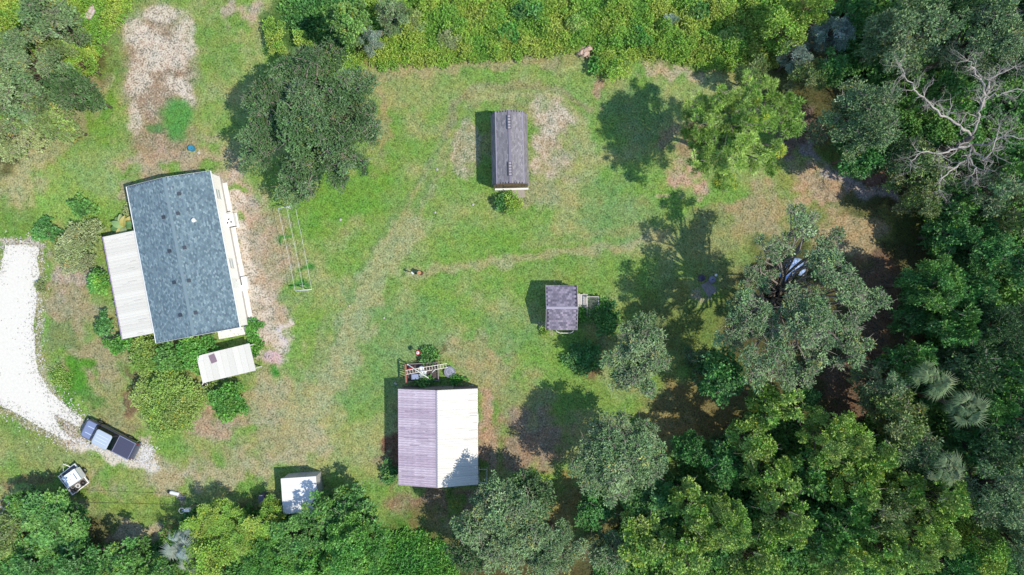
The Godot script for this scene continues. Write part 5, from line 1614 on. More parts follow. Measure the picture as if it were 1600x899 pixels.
func shell_tex() -> Texture2D:
	var n := noise(0.05, 33, 4).get_image(512, 512)
	var f := noise(0.4, 34).get_image(512, 512)
	var im := Image.create(512, 512, false, Image.FORMAT_RGB8)
	for j in 512:
		for i in 512:
			var a := n.get_pixel(i, j).r
			var b := f.get_pixel(i, j).r
			var v := 0.93 + 0.06 * a - 0.05 * b
			var c := Color(v, v * 0.995, v * 0.985)
			if a > 0.72 and b > 0.78: c = Color(0.72, 0.68, 0.62)
			im.set_pixel(i, j, c)
	return ImageTexture.create_from_image(im)

func grow(st: SurfaceTool, a: Vector3, d: Vector3, l: float, r0: float, deep: int, r: RandomNumberGenerator) -> void:
	var pts := [a]
	var rr := [r0]
	var p := a
	var n := 4
	for k in n:
		d = (d + Vector3(r.randfn(), r.randfn() * 0.5, r.randfn()) * 0.45).normalized()
		p = p + d * l / n
		pts.append(p)
		rr.append(lerpf(r0, r0 * 0.35, (k + 1.0) / n))
	tube(st, pts, rr, 5 if deep > 1 else 3)
	if deep > 0:
		for k in 3 + r.randi() % 2:
			var q: int = 1 + r.randi() % n
			var e := (d + Vector3(r.randfn(), r.randfn() * 0.45 + 0.15, r.randfn()) * 0.85).normalized()
			grow(st, pts[q], e, l * r.randf_range(0.45, 0.7), rr[q] * 0.7, deep - 1, r)

func dead_tree() -> void:
	var r := RandomNumberGenerator.new()
	r.seed = 31
	var foot := at(1519, 222, 6.0)
	var root := thing("dead_tree", "leafless silver-grey dead tree with long bare forking limbs among green crowns", "tree", foot)
	var bark := mat("dead wood", c8(196, 190, 182), 0.9, 0.35, 1.0)
	var st := begin(true)
	var top := at(1518, 214, 7.5) - foot + Vector3(0, 7.5, 0)
	tube(st, [Vector3(0, -0.1, 0), Vector3(0.1, 3.5, 0.1), top], [0.5, 0.36, 0.26], 9)
	part("trunk", done(st), mat("dead bark", c8(132, 122, 116), 0.9, 0.4, 1.0), root)
	var limbs_px := [
		[[1518, 212, 7.3], [1500, 196, 8.6], [1478, 182, 9.4], [1458, 168, 10.0], [1444, 152, 10.6], [1428, 140, 11.0], [1414, 120, 11.2], [1406, 104, 11.3]],
		[[1519, 210, 7.4], [1529, 188, 8.8], [1533, 166, 9.6], [1546, 152, 10.2], [1566, 146, 10.6], [1600, 141, 10.9]],
		[[1532, 172, 9.4], [1541, 150, 10.2], [1534, 126, 10.8], [1523, 106, 11.2], [1512, 95, 11.3]],
		[[1541, 148, 10.2], [1546, 126, 10.7], [1560, 116, 11.0], [1586, 104, 11.3]],
		[[1522, 226, 6.6], [1545, 226, 7.6], [1568, 213, 8.6], [1602, 216, 9.2]],
		[[1520, 230, 6.4], [1538, 248, 7.6], [1550, 236, 8.4], [1558, 214, 9.0], [1562, 196, 9.4]],
		[[1518, 228, 6.4], [1514, 246, 7.4], [1526, 262, 8.0], [1518, 274, 8.2]],
		[[1518, 226, 6.6], [1496, 232, 7.6], [1470, 240, 8.2], [1440, 238, 8.6], [1424, 252, 8.6]],
		[[1516, 240, 6.8], [1494, 262, 7.8], [1472, 278, 8.2], [1468, 296, 8.2]]]
	for lm in limbs_px:
		for q in lm: q[2] += 1.0
		st = begin(true)
		var pts := []
		var rr := []
		for k in lm.size():
			pts.append(at(lm[k][0], lm[k][1], lm[k][2]) - foot + Vector3(0, lm[k][2], 0))
			rr.append(lerpf(0.115, 0.03, float(k) / (lm.size() - 1)))
		var fine_pts := []
		var fine_r := []
		for k in pts.size() - 1:
			for q in 3:
				fine_pts.append(pts[k].lerp(pts[k + 1], q / 3.0) + (Vector3(r.randfn(), r.randfn(), r.randfn()) * 0.09 if q > 0 else Vector3.ZERO))
				fine_r.append(lerpf(rr[k], rr[k + 1], q / 3.0) * r.randf_range(0.88, 1.12))
		fine_pts.append(pts[-1])
		fine_r.append(rr[-1])
		tube(st, fine_pts, fine_r, 6)
		for k in range(1, pts.size()):
			for q in (4 if k < pts.size() - 1 else 8):
				var d: Vector3 = (pts[k] - pts[k - 1]).normalized()
				grow(st, pts[k], (d + Vector3(r.randfn(), r.randfn() * 0.3 + 0.1, r.randfn()) * 0.7).normalized(), r.randf_range(0.9, 1.9), rr[k] * 0.5, 2, r)
		part("limb", done(st), bark, root)

func woods() -> void:
	# px, py, crown radius (cells), top (m), kind, name, label
	var list := [
		# upper left
		[22, 44, 34, 8.5, "vine", "leafy_tree", "bright yellow-green tree in the extreme upper corner beside grey-green oaks"],
		[66, 22, 44, 9.5, "grey", "oak_tree", "grey-green oak between the corner's bright tree and the pinkish log"],
		[44, 100, 50, 10.5, "grey", "oak_tree", "dull grey-green oak behind the dark oak that faces the turnaround"],
		[106, 138, 32, 8.5, "oak", "oak_tree", "dark rounded oak standing nearest the sandy turnaround"],
		[80, 76, 28, 7.5, "olive", "leafy_tree", "olive-green crown just below the whitish board"],
		[26, 158, 44, 9.0, "grey", "oak_tree", "grey oak between the dark front oak and the picture's side"],
		[66, 186, 42, 8.0, "olive", "leafy_tree", "olive-brown round crown lowest of the grove by the turnaround"],
		[8, 214, 34, 6.5, "sage", "leafy_tree", "pale dry-looking crown at the picture's side above the lawn"],
		[118, 96, 26, 5.0, "vine", "leafy_tree", "small yellow-green tree between white board and front oak"],
		[-20, 110, 50, 10.0, "oak", "oak_tree", "oak half cut off by the picture's side below the bright corner tree"],
		# top, left of the thicket
		[543, 34, 38, 9.0, "pine_green", "leafy_tree", "tree of bright rosettes casting a dark pool of shade over vines"],
		[576, 58, 20, 5.5, "silver", "leafy_tree", "small bluish-silver tree beside the bright rosette tree"],
		[610, 22, 26, 5.0, "grey", "leafy_tree", "pale grey-green crown in the thicket above the big round oak"],
		# beside the pine
		[1176, 112, 24, 5.5, "olive", "leafy_tree", "round yellowish crown tucked above the pine at the thicket's end"],
		[1226, 40, 40, 7.0, "vine", "leafy_tree", "yellow-green tree closing off the thicket's far end"],
		[1268, 18, 30, 7.5, "vine", "leafy_tree", "dark yellowish crown at the top border past the thicket"],
		[1306, 46, 34, 7.0, "silver", "leafy_tree", "silvery-leaved tree in deep shade at the top border"],
		[1336, 12, 30, 8.0, "dark", "broadleaf_tree", "dark green crown at the top border between silvery tree and tall oak"],
		[1246, 86, 26, 6.0, "silver", "leafy_tree", "small bluish crown above the pine's outer side"],
		[1264, 116, 28, 6.5, "olive", "leafy_tree", "yellow-green pointed crown wedged between pine and grey oak"],
		[1300, 106, 30, 6.5, "dark", "broadleaf_tree", "dark green tree in the shade below the silvery-leaved tree"],
		# upper right
		[1425, 46, 66, 12.5, "grey", "oak_tree", "big grey-green oak at the top border, widest crown before the dark gap"],
		[1545, 56, 66, 12.5, "grey", "oak_tree", "wide grey oak above the dead tree's upper fork"],
		[1600, 18, 46, 12.0, "oak", "oak_tree", "oak crown filling the upper corner past the wide grey oak"],
		[1490, 12, 30, 11.0, "oak", "oak_tree", "oak crown between the two wide grey oaks at the top border"],
		[1355, 184, 62, 10.5, "grey", "oak_tree", "grey-green oak between the pine's trunk shade and the dead limbs"],
		[1352, 236, 40, 8.0, "dark", "broadleaf_tree", "dark green tree leaning over the lilac sand path"],
		[1404, 238, 32, 8.5, "oak", "oak_tree", "oak crown at the end of the lilac sand path, under dead twigs"],
		[1484, 140, 34, 9.5, "broad", "broadleaf_tree", "fresh dark green round crown framed by the dead tree's limbs"],
		[1442, 262, 42, 7.5, "olive", "leafy_tree", "thin olive crown full of dead twigs below the dead tree"],
		[1442, 316, 27, 7.0, "olive", "leafy_tree", "small bright round crown at the corner of the lilac sand path"],
		[1590, 100, 34, 8.0, "dark", "broadleaf_tree", "dark crown by the picture's side under the wide grey oak"],
		[1580, 262, 40, 8.5, "broad", "broadleaf_tree", "dark leafy crown to the side of the dead tree's lowest limb"],
		[1556, 304, 40, 9.0, "grey", "oak_tree", "greyish crown pierced by bare twigs below the dead tree"],
		[1500, 322, 36, 7.0, "broad", "broadleaf_tree", "green crown beneath the dead tree's hanging branch tips"],
		[1604, 336, 36, 9.0, "olive", "leafy_tree", "olive crown at the picture's side below the dead tree"],
		[1484, 366, 38, 6.0, "dark", "broadleaf_tree", "low dark crown in the shade above the fresh round tree"],
		[1544, 392, 46, 8.0, "dark", "broadleaf_tree", "deep green crown in the dark part of the woods"],
		[1600, 412, 40, 8.5, "dark", "broadleaf_tree", "dark crown at the picture's side in the darkest woods"],
		# right
		[1462, 446, 50, 10.0, "broad", "broadleaf_tree", "fresh green domed tree across the brown dirt from the big oak"],
		[1520, 458, 38, 8.5, "dark", "broadleaf_tree", "dark crown just behind the fresh green domed tree"],
		[1500, 506, 42, 9.5, "broad", "broadleaf_tree", "mid-green crown below the fresh green domed tree"],
		[1568, 512, 48, 10.5, "oak", "oak_tree", "greyish green crown at the picture's side level with the tarp"],
		[1424, 500, 28, 5.0, "dark", "broadleaf_tree", "small shadowed tree at the edge of the brown dirt"],
		[1426, 566, 36, 8.0, "broad", "broadleaf_tree", "green crown next to the upper fan palm"],
		[1524, 572, 42, 9.5, "oak", "oak_tree", "oak-like crown above the pair of fan palms"],
		[1594, 580, 42, 10.0, "broad", "broadleaf_tree", "green crown cut off by the picture's side above the palms"],
		[1382, 604, 36, 7.5, "grey", "oak_tree", "grey-green crown between reddish bare ground and the upper palm"],
		[1408, 652, 44, 9.0, "olive", "leafy_tree", "yellowish-grey crown beside the dark gap under the palms"],
		[1428, 704, 38, 8.0, "grey", "oak_tree", "grey crown between the lower fan palm and yellow-green trees"],
		[1550, 632, 36, 9.5, "broad", "broadleaf_tree", "green crown right behind the middle fan palm"],
		[1562, 690, 44, 9.5, "oak", "oak_tree", "oak crown past the lower fan palm"],
		[1606, 660, 44, 10.0, "oak", "oak_tree", "oak crown at the picture's side level with the middle palm"],
		[1520, 698, 34, 7.5, "dark", "broadleaf_tree", "dark crown between the middle and lower fan palms"],
		[1566, 772, 62, 11.0, "grey", "oak_tree", "broad blue-grey oak on the lower far side of the woods"],
		[1600, 846, 46, 10.0, "grey", "oak_tree", "blue-grey oak in the lower far corner of the woods"],
		[1540, 860, 42, 8.5, "vine", "leafy_tree", "vivid green low crown before the blue-grey corner oak"],
		# lower right: the yellow-green stand
		[1216, 636, 44, 10.5, "bright", "leafy_tree", "yellow-green rosette tree touching the big oak's lower edge"],
		[1178, 690, 40, 9.5, "bright", "leafy_tree", "yellow-green tree facing the shaded clearing"],
		[1310, 686, 52, 11.5, "bright", "leafy_tree", "tallest yellow-green tree, below the red-brown hollow"],
		[1362, 712, 40, 10.5, "bright", "leafy_tree", "yellow-green crown between tallest rosette tree and grey crown"],
		[1338, 754, 44, 10.5, "bright", "leafy_tree", "yellow-green crown whose edge hangs over a black gap"],
		[1262, 742, 40, 9.0, "broad", "broadleaf_tree", "dark green crown within the yellow-green stand, above bare twigs"],
		[1208, 752, 42, 10.0, "bright", "leafy_tree", "yellow-green crown in the middle of the stand beside black gaps"],
		[1128, 726, 36, 7.0, "dark", "broadleaf_tree", "dark green tree between the clearing and the yellow-green stand"],
		[1080, 702, 28, 6.0, "dark", "broadleaf_tree", "small dark green tree beside the tan clearing"],
		[1016, 786, 48, 5.5, "dark", "broadleaf_tree", "low bluish-dark crown in shade under the pale round oak"],
		[1086, 792, 42, 9.5, "bright", "leafy_tree", "front yellow-green tree leaning towards the dark shaded hollow"],
		[1132, 826, 48, 10.5, "bright", "leafy_tree", "yellow-green crown beside the front tree of the stand"],
		[1070, 862, 44, 9.5, "bright", "leafy_tree", "yellow-green crown near the bottom border beside the dark hollow"],
		[1000, 846, 44, 8.5, "bright", "leafy_tree", "pale rosette tree at the stand's outermost corner"],
		[956, 868, 36, 6.5, "grey", "oak_tree", "grey-green crown at the bottom border by the pale rosette tree"],
		[1180, 880, 44, 10.0, "bright", "leafy_tree", "yellow-green crown at the bottom border, middle of the stand"],
		[1230, 818, 44, 11.0, "bright", "leafy_tree", "yellow-green crown with a paler top in the stand's lower middle"],
		[1288, 838, 42, 10.0, "broad", "broadleaf_tree", "greener crown inside the lower yellow-green stand"],
		[1330, 812, 38, 9.5, "broad", "broadleaf_tree", "mid-green crown above a black hole in the canopy"],
		[1320, 880, 44, 10.5, "bright", "leafy_tree", "yellow-green crown at the bottom border below the black hole"],
		[1396, 800, 40, 10.0, "olive", "leafy_tree", "olive crown next to the most vivid yellow tree"],
		[1418, 762, 32, 9.0, "bright", "leafy_tree", "small yellow tuft of a crown under the lower fan palm"],
		[1474, 784, 44, 10.5, "bright", "leafy_tree", "most vivid yellow tree, beside the blue-grey oak"],
		[1450, 848, 46, 10.5, "bright", "leafy_tree", "yellow-green crown below the most vivid yellow tree"],
		[1392, 866, 42, 10.0, "bright", "leafy_tree", "pale yellow-green crown at the bottom border beside the olive crown"],
		[1490, 892, 38, 9.0, "dark", "broadleaf_tree", "dark green crown at the bottom border near the far corner"],
		# middle
		[1128, 590, 42, 7.5, "dark", "broadleaf_tree", "dark green tree between the round grey oak and the big oak"],
		[1098, 562, 26, 5.0, "oak", "oak_tree", "small oak beside the big oak's shaded edge"],
		# bottom middle
		[830, 776, 38, 6.5, "oak", "oak_tree", "smaller oak crown just off the barn's lower corner"],
		[736, 856, 38, 6.5, "oak", "oak_tree", "oak crown at the bottom border beside deep green grass"],
		[866, 856, 46, 8.0, "grey", "oak_tree", "pale grey oak at the bottom border below the strip of tan earth"],
		[928, 800, 34, 5.0, "dark", "broadleaf_tree", "dark low crown hidden in the pale round oak's shade"],
		# bottom left
		[80, 822, 62, 5.0, "broad", "broadleaf_tree", "large deep green tree in the lower corner beside the flat trailer"],
		[34, 784, 24, 3.8, "broad", "broadleaf_tree", "smaller green crown between the two hoops and the deep green tree"],
		[12, 838, 32, 5.0, "olive", "leafy_tree", "pale olive crown at the lower corner's side"],
		[46, 884, 34, 5.5, "dark", "broadleaf_tree", "dark crown at the bottom border below the deep green tree"],
		[120, 884, 36, 6.0, "dark", "broadleaf_tree", "dark crown at the bottom border beside the deep green tree"],
		[196, 882, 40, 5.5, "broad", "broadleaf_tree", "mid-green crown at the bottom border below the pinkish bare ground"],
		[250, 896, 28, 4.5, "broad", "broadleaf_tree", "low green crown at the bottom border by the silvery palm"],
		[330, 822, 44, 4.6, "vine", "leafy_tree", "yellow-green tree behind the service post"],
		[322, 872, 38, 6.0, "vine", "leafy_tree", "yellow-green crown at the bottom border beside the silvery palm"],
		[386, 836, 46, 5.0, "vine", "leafy_tree", "brightest yellow-green tree below the dark bin"],
		[424, 800, 22, 3.4, "vine", "leafy_tree", "small yellow tree against the square white shed's side"],
		[462, 846, 44, 5.4, "broad", "broadleaf_tree", "bluish-green tree right below the square white shed"],
		[506, 802, 36, 5.0, "broad", "broadleaf_tree", "dense green tree shading the square white shed's roof"],
		[552, 806, 42, 5.2, "broad", "broadleaf_tree", "green tree nearest the lawn in the clump by the white shed"],
		[552, 858, 52, 7.0, "green", "leafy_tree", "bright green tree at the bottom border beside deep green grass"],
		[420, 884, 44, 6.0, "green", "leafy_tree", "green crown at the bottom border below the brightest yellow tree"],
		[486, 892, 40, 6.0, "green", "leafy_tree", "green crown at the bottom border, middle of the lower clump"],
	]
	for q in list: tree(q[0], q[1], q[2], q[3], q[4], q[5], q[6])
	# crowns of their own
	own_tree(488, 190, 6.0, [[490, 185, 62, 8.6], [430, 140, 34, 7.0], [480, 112, 40, 7.0], [545, 145, 42, 7.2], [564, 195, 36, 7.0], [535, 245, 42, 6.6], [470, 268, 38, 6.0], [418, 205, 38, 6.6], [412, 165, 30, 6.4], [458, 296, 22, 4.4], [400, 250, 22, 5.2], [520, 90, 22, 6.0]], "oak", "oak_tree", "large round dark oak alone between the house lawn and the thicket", 0.45, 4, 0.36, 1)
	own_tree(1238, 468, 10.5, [[1250, 345, 30, 11.5], [1290, 375, 30, 11.0], [1204, 388, 28, 11.0], [1186, 436, 28, 10.0], [1306, 440, 46, 12.2], [1336, 490, 40, 11.5], [1262, 500, 50, 13.0], [1180, 500, 44, 11.5], [1150, 520, 30, 9.5], [1196, 560, 48, 11.5], [1256, 575, 40, 11.0], [1330, 545, 34, 10.5], [1368, 470, 18, 10.0], [1278, 404, 20, 11.5], [1242, 480, 22, 12.0], [1160, 478, 22, 9.5], [1246, 442, 13, 8.5], [1222, 405, 11, 8.5]], "grey", "oak_tree", "biggest oak, a sprawling grey-green crown with a blue tarp showing through", 0.30, 5, 0.30, 2, true)
	own_tree(1150, 198, 10.0, [[1150, 150, 34, 11.0], [1120, 190, 40, 10.6], [1180, 195, 44, 12.0], [1222, 160, 30, 11.0], [1150, 235, 40, 10.6], [1200, 240, 34, 11.0], [1115, 250, 26, 9.5], [1186, 130, 28, 11.5], [1232, 195, 20, 10.5], [1092, 165, 20, 9.0], [1130, 282, 18, 9.0], [1092, 220, 16, 8.0], [1082, 182, 14, 8.0], [1078, 206, 12, 7.5], [1092, 256, 14, 7.5], [1104, 232, 22, 6.5], [1128, 222, 24, 8.0]], "pine", "pine_tree", "tall yellow-green pine casting a long branchy shadow over the lawn", 0.26, 1, 0.31, 3, true)
	own_tree(1000, 556, 5.0, [[1000, 535, 34, 6.2], [976, 560, 28, 5.6], [1026, 555, 28, 5.8], [1000, 585, 34, 5.8], [1010, 510, 20, 5.4], [970, 590, 18, 4.6]], "grey", "oak_tree", "round grey-green oak standing below the small grey shed", 0.24, 3, 0.38, 4)
	own_tree(960, 706, 6.0, [[965, 712, 48, 8.6], [925, 735, 34, 7.6], [1000, 725, 36, 7.8], [960, 670, 30, 7.4], [1004, 682, 28, 7.2], [938, 690, 26, 7.4], [960, 760, 30, 6.8]], "grey", "oak_tree", "pale round oak in the gap between barn and yellow-green stand", 0.34, 2, 0.42, 5)
	own_tree(794, 812, 6.0, [[790, 800, 44, 8.0], [745, 825, 34, 7.2], [826, 830, 40, 7.4], [790, 858, 42, 7.2], [764, 782, 26, 6.6], [850, 880, 30, 6.2]], "grey", "oak_tree", "wide oak below the barn whose shadow falls on the white roof", 0.34, 2, 0.42, 6)
	dead_tree()
	palm(1458, 592, 30, 9.0, c8(102, 126, 82), "upper fan palm of the three, silver-green, beside green crowns")
	palm(1508, 636, 31, 9.0, c8(86, 114, 76), "middle fan palm, darker and half buried in oak crowns")
	palm(1478, 734, 31, 8.8, c8(84, 110, 74), "lower fan palm of the three, above the vivid yellow tree")
	palm(282, 850, 26, 4.5, c8(128, 146, 142), "silvery blue palm at the lower clump's outer edge by pinkish ground")
	palm(302, 876, 20, 3.6, c8(118, 138, 130), "smaller silvery palm at the bottom border under its taller neighbour")

func shrubs() -> void:
	shrub(125, 323, 22, 16, 2.2, "broad", "round_bush", "neat round olive-green bush casting a spiky shadow on the lawn")
	shrub(70, 360, 20, 19, 2.0, "dark", "dark_shrub", "dark loose shrub with white blooms above the driveway's end")
	shrub(119, 389, 30, 48, 3.0, "sage", "sage_shrub", "large dry-looking grey-green shrub beside the white porch roof", "shrub", -28)
	shrub(153, 440, 19, 18, 2.9, "green", "rosette_bush", "vivid green round bush overlapping the porch roof's edge")
	shrub(205, 330, 12, 16, 0.7, "sage", "dry_tuft", "dry grey tuft of stems beside the house's upper wall")
	shrub(161, 508, 14, 24, 1.9, "dark", "dark_shrub", "dark narrow shrub between driveway lawn and porch steps")
	shrub(186, 538, 27, 18, 2.0, "green", "bright_shrub", "fresh green feathery shrub at the porch roof's lower corner")
	shrub(228, 556, 28, 34, 2.3, "lime", "hedge_shrub", "yellow-green hedge shrub under the house's lower corner")
	shrub(264, 564, 26, 28, 2.2, "broad", "hedge_shrub", "dark bluish hedge shrub in the middle below the house")
	shrub(304, 554, 38, 28, 2.4, "green", "hedge_shrub", "bright green hedge shrub next to the white lean-to roof")
	shrub(265, 633, 56, 48, 3.2, "lime", "round_bush", "biggest yellow-green round bush, below the hedge by the truck")
	shrub(356, 626, 28, 28, 2.3, "green", "round_bush", "medium green round bush just below the white lean-to")
	shrub(396, 512, 18, 12, 0.8, "green", "low_bush", "low bright bush at the house's lower outer corner")
	shrub(400, 540, 14, 16, 0.7, "green", "low_bush", "low leafy bush between lean-to roof and white sand")
	shrub(92, 590, 16, 20, 0.6, "lime", "low_bush", "dark-speckled low bush beside the vivid lawn patch")
	shrub(63, 446, 6, 12, 0.5, "sage", "dry_tuft", "small grey tuft right at the driveway's edge")
	shrub(801, 316, 16, 19, 1.6, "vine", "yellow_shrub", "yellow-green shrub at the long dark shed's door")
	shrub(783, 314, 10, 14, 1.2, "dark", "dark_shrub", "dark shrub next to the yellow one at the long shed's door")
	shrub(672, 556, 16, 14, 0.9, "broad", "weedy_bush", "weedy dark bush beside the red-topped feeder")
	shrub(664, 598, 17, 12, 1.2, "broad", "barrel_bush", "dark green bush squeezed between utility trailer and barn")
	shrub(716, 594, 20, 7, 0.5, "green", "low_bush", "low green weeds by the galvanised tub lid")
	shrub(608, 738, 11, 22, 0.9, "dark", "low_bush", "dark bush in the barn's shade at its lower outer corner")
	shrub(910, 492, 16, 12, 0.8, "green", "low_bush", "light green bush below the peeling white deck")
	shrub(852, 516, 6, 5, 0.5, "vine", "yellow_shrub", "tiny yellow plant at the small shed's lower corner")
	shrub(946, 494, 26, 26, 1.6, "broad", "shaded_shrub", "deep green shrub beside the wire pen in the oak's shade")
	shrub(914, 560, 34, 26, 1.2, "dark", "shaded_shrub", "dark green shrub in the round oak's shadow, below the small shed")
	shrub(960, 102, 24, 26, 2.0, "vine", "vine_mound", "vine-covered mound jutting from the thicket past the dead fronds")
	shrub(932, 104, 12, 16, 1.4, "green", "vine_mound", "small green mound right behind the pile of dead fronds")
	shrub(475, 66, 14, 26, 1.6, "vine", "vine_mound", "yellow strip of vines bordering the pool of dark shade", "shrub", 40)
	shrub(430, 60, 16, 46, 1.8, "vine", "vine_mound", "tall yellow-green vine bank above the big round oak", "shrub", 12)
	shrub(548, 92, 34, 20, 1.6, "vine", "vine_mound", "yellow-green vine mound touching the big round oak's top")
	shrub(1262, 620, 16, 20, 1.5, "dark", "shaded_shrub", "shadowed shrub under the big oak's lower edge by bare ground")
	shrub(770, 770, 12, 16, 1.2, "dark", "low_bush", "low bush under the oak at the barn's frame")
	shrub(840, 748, 24, 12, 0.6, "vine", "low_bush", "yellowish ground bush in sun between the two oaks")
	shrub(640, 34, 26, 20, 1.9, "olive", "thicket_shrub", "olive-toned shrub rising from the thicket near the bright rosette tree")
	shrub(700, 62, 20, 14, 1.7, "sage", "thicket_shrub", "dull brownish-green shrub in the thicket above the lawn's top track")
	shrub(826, 14, 24, 16, 2.2, "dark", "thicket_shrub", "darkest shrub of the thicket, at the top border above the long shed")
	shrub(790, 50, 22, 16, 1.7, "green", "thicket_shrub", "fresh green shrub in the thicket straight above the long shed")
	shrub(1046, 33, 12, 9, 1.8, "silver", "thicket_shrub", "small pale silvery sprig in the thicket above the bare strip")
	shrub(1090, 16, 22, 14, 2.0, "broad", "thicket_shrub", "dark green shrub at the top border above the bare strip")
	shrub(1000, 60, 26, 14, 1.8, "green", "thicket_shrub", "green shrub in the thicket behind the jutting vine mound")
	shrub(1150, 60, 28, 20, 1.8, "lime", "thicket_shrub", "yellowest shrub of the thicket, just above the pine's outer edge")
	shrub(900, 40, 18, 16, 1.7, "lime", "thicket_shrub", "lime shrub in the thicket above the dead fronds")
	banana_plant()

func beds() -> void:
	vine_bed("vine_thicket", "sunny yellow-green thicket of vines along the top of the lawn", PackedVector2Array([Vector2(572, -40), Vector2(572, 60), Vector2(584, 104), Vector2(640, 102), Vector2(720, 96), Vector2(800, 90), Vector2(880, 82), Vector2(920, 72), Vector2(950, 112), Vector2(982, 100), Vector2(1000, 90), Vector2(1060, 96), Vector2(1104, 106), Vector2(1150, 112), Vector2(1210, 100), Vector2(1240, 60), Vector2(1250, -40)]), 1.4, 36.0, "vine", 61)
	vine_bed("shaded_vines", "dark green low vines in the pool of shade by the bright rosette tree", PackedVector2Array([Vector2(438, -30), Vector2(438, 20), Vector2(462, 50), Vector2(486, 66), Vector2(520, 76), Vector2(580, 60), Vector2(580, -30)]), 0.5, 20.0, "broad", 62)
	vine_bed("vine_slope", "tangle of yellow-green vines between the corner grove and the turnaround", PackedVector2Array([Vector2(-40, -40), Vector2(-40, 240), Vector2(40, 230), Vector2(100, 190), Vector2(132, 130), Vector2(150, 90), Vector2(184, 40), Vector2(214, 0), Vector2(222, -40)]), 1.3, 22.0, "vine", 63)
	vine_bed("forest_undergrowth", "dark leafy undergrowth on the floor of the woods on the right", PackedVector2Array([Vector2(1310, -40), Vector2(1310, 130), Vector2(1420, 210), Vector2(1440, 320), Vector2(1450, 420), Vector2(1440, 560), Vector2(1380, 640), Vector2(1290, 690), Vector2(1180, 640), Vector2(1110, 700), Vector2(1000, 770), Vector2(930, 900), Vector2(930, 1000), Vector2(1720, 1000), Vector2(1720, -40)]), 1.5, 16.0, "broad", 64)
	vine_bed("shade_plants", "deep green ground plants in the strip of shade below the barn", PackedVector2Array([Vector2(600, 830), Vector2(640, 828), Vector2(690, 850), Vector2(716, 890), Vector2(716, 960), Vector2(560, 960), Vector2(580, 860)]), 0.3, 24.0, "green", 65)
	vine_bed("corner_undergrowth", "dark undergrowth beneath the trees along the lower left border", PackedVector2Array([Vector2(-40, 830), Vector2(120, 850), Vector2(230, 860), Vector2(300, 800), Vector2(430, 790), Vector2(580, 800), Vector2(590, 960), Vector2(-40, 960)]), 0.8, 14.0, "broad", 66)

# ---------------------------------------------------------------- the scene
func _ready() -> void:
	rng.seed = 12
	var cam := Camera3D.new()
	cam.name = "drone_camera"
	cam.position = Vector3(0, EYE, 0)
	cam.rotation_degrees = Vector3(-90, 0, 0)
	cam.fov = 2.0 * rad_to_deg(atan(449.5 * CELL / EYE))
	cam.far = 1500.0
	add_child(cam)
	var sky := ProceduralSkyMaterial.new()
	sky.sky_top_color = c8(124, 156, 200)
	sky.sky_horizon_color = c8(224, 230, 232)
	sky.sky_curve = 0.12
	sky.ground_bottom_color = c8(70, 78, 60)
	sky.ground_horizon_color = c8(180, 196, 206)
	var env := Environment.new()
	env.background_mode = Environment.BG_SKY
	env.sky = Sky.new()
	env.sky.sky_material = sky
	env.tonemap_mode = Environment.TONE_MAPPER_LINEAR
	env.tonemap_exposure = 1.55
	env.sdfgi_enabled = true
	env.ssao_enabled = true
	env.ssil_enabled = true
	var we := WorldEnvironment.new()
	we.name = "daylight"
	we.environment = env
	add_child(we)
	var sun := DirectionalLight3D.new()
	sun.name = "sun"
	sun.light_color = c8(255, 247, 232)
	sun.light_energy = 1.05
	sun.light_angular_distance = 0.5
	sun.shadow_enabled = true
	add_child(sun)
	sun.look_at_from_position(Vector3.ZERO, Vector3(-0.66, -1.0, -0.24))
	# textures and shared materials
	grain_tex = tone_tex(256, 0.06, 41, 0.62)
	streak_tex = tone_tex(256, 0.05, 42, 0.72)
	soft_tex = tone_tex(256, 0.04, 43, 0.93)
	mat("white trim", c8(216, 216, 212), 0.6)
	mat("white enamel", c8(216, 216, 215), 0.4)
	mat("white pipe", c8(196, 198, 194), 0.5)
	mat("black iron", c8(30, 30, 32), 0.6)
	for k in 3: mat("white sheet %d" % k, c8(210 - k * 4, 208 - k * 4, 199 - k * 4), 0.45, 0.22, 0.7)
	species()
	drive_outline()
	ground()
	drive()
	house()
	barn()
	long_shed()
	small_shed()
	box_shed()
	annex()
	woods()
	shrubs()
	beds()
	grass(80000)
	truck()
	air_conditioner()
	clothesline()
	trash_trailer()
	ladder_trailer()
	small_things()

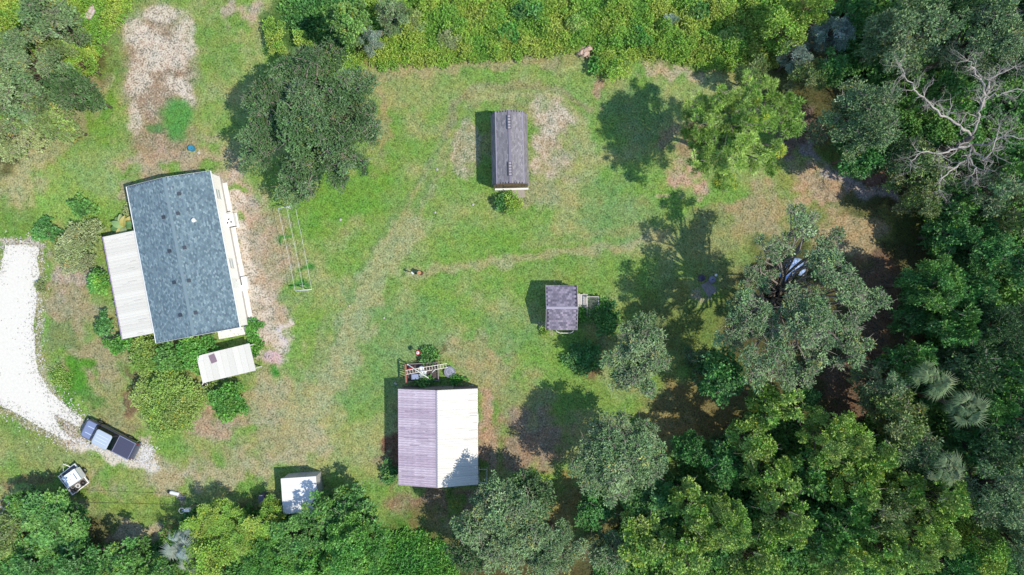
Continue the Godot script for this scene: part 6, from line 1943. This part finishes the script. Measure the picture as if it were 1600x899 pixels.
func tone_tex(n: int, f: float, s: int, low: float) -> Texture2D:
	var t := noise(f, s, 4)
	var a := t.get_seamless_image(n, n)
	var im := Image.create(n, n, false, Image.FORMAT_RGB8)
	for j in n:
		for i in n:
			var v := lerpf(low, 1.0, clampf(a.get_pixel(i, j).r * 1.3 - 0.1, 0, 1))
			im.set_pixel(i, j, Color(v, v * 0.99, v * 0.98))
	return ImageTexture.create_from_image(im)

func ground() -> void:
	var m := StandardMaterial3D.new()
	m.resource_name = "lawn and earth"
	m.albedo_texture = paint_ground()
	m.albedo_color = c8(230, 226, 220)
	m.texture_repeat = false
	m.roughness = 0.95
	m.metallic_specular = 0.2
	var far := mat("far woodland", c8(66, 78, 48), 0.95, 0.7, 0.05)
	var x0 := -1024.0 * CELL
	var x1 := 1024.0 * CELL
	var z0 := (-160.0 - 449.5) * CELL
	var z1 := (1060.0 - 449.5) * CELL
	var big := 1200.0
	var mesh := ArrayMesh.new()
	var st := SurfaceTool.new()
	st.begin(Mesh.PRIMITIVE_TRIANGLES)
	for q in [[x0, z0, 0, 0], [x1, z0, 1, 0], [x1, z1, 1, 1], [x0, z0, 0, 0], [x1, z1, 1, 1], [x0, z1, 0, 1]]:
		st.set_normal(Vector3.UP)
		st.set_uv(Vector2(q[2], q[3]))
		st.add_vertex(Vector3(q[0], 0, q[1]))
	st.commit(mesh)
	st = SurfaceTool.new()
	st.begin(Mesh.PRIMITIVE_TRIANGLES)
	for r in [[-big, -big, big, z0], [-big, z1, big, big], [-big, z0, x0, z1], [x1, z0, big, z1]]:
		for q in [[0, 1], [2, 1], [2, 3], [0, 1], [2, 3], [0, 3]]:
			st.set_normal(Vector3.UP)
			st.set_uv(Vector2.ZERO)
			st.add_vertex(Vector3(r[q[0]], 0, r[q[1]]))
	st.commit(mesh)
	mesh.surface_set_material(0, m)
	mesh.surface_set_material(1, far)
	var o := part("ground", mesh, null, self)
	tag(o, "patchy lawn, bare sand and woodland floor of the lot", "ground", "", "structure")
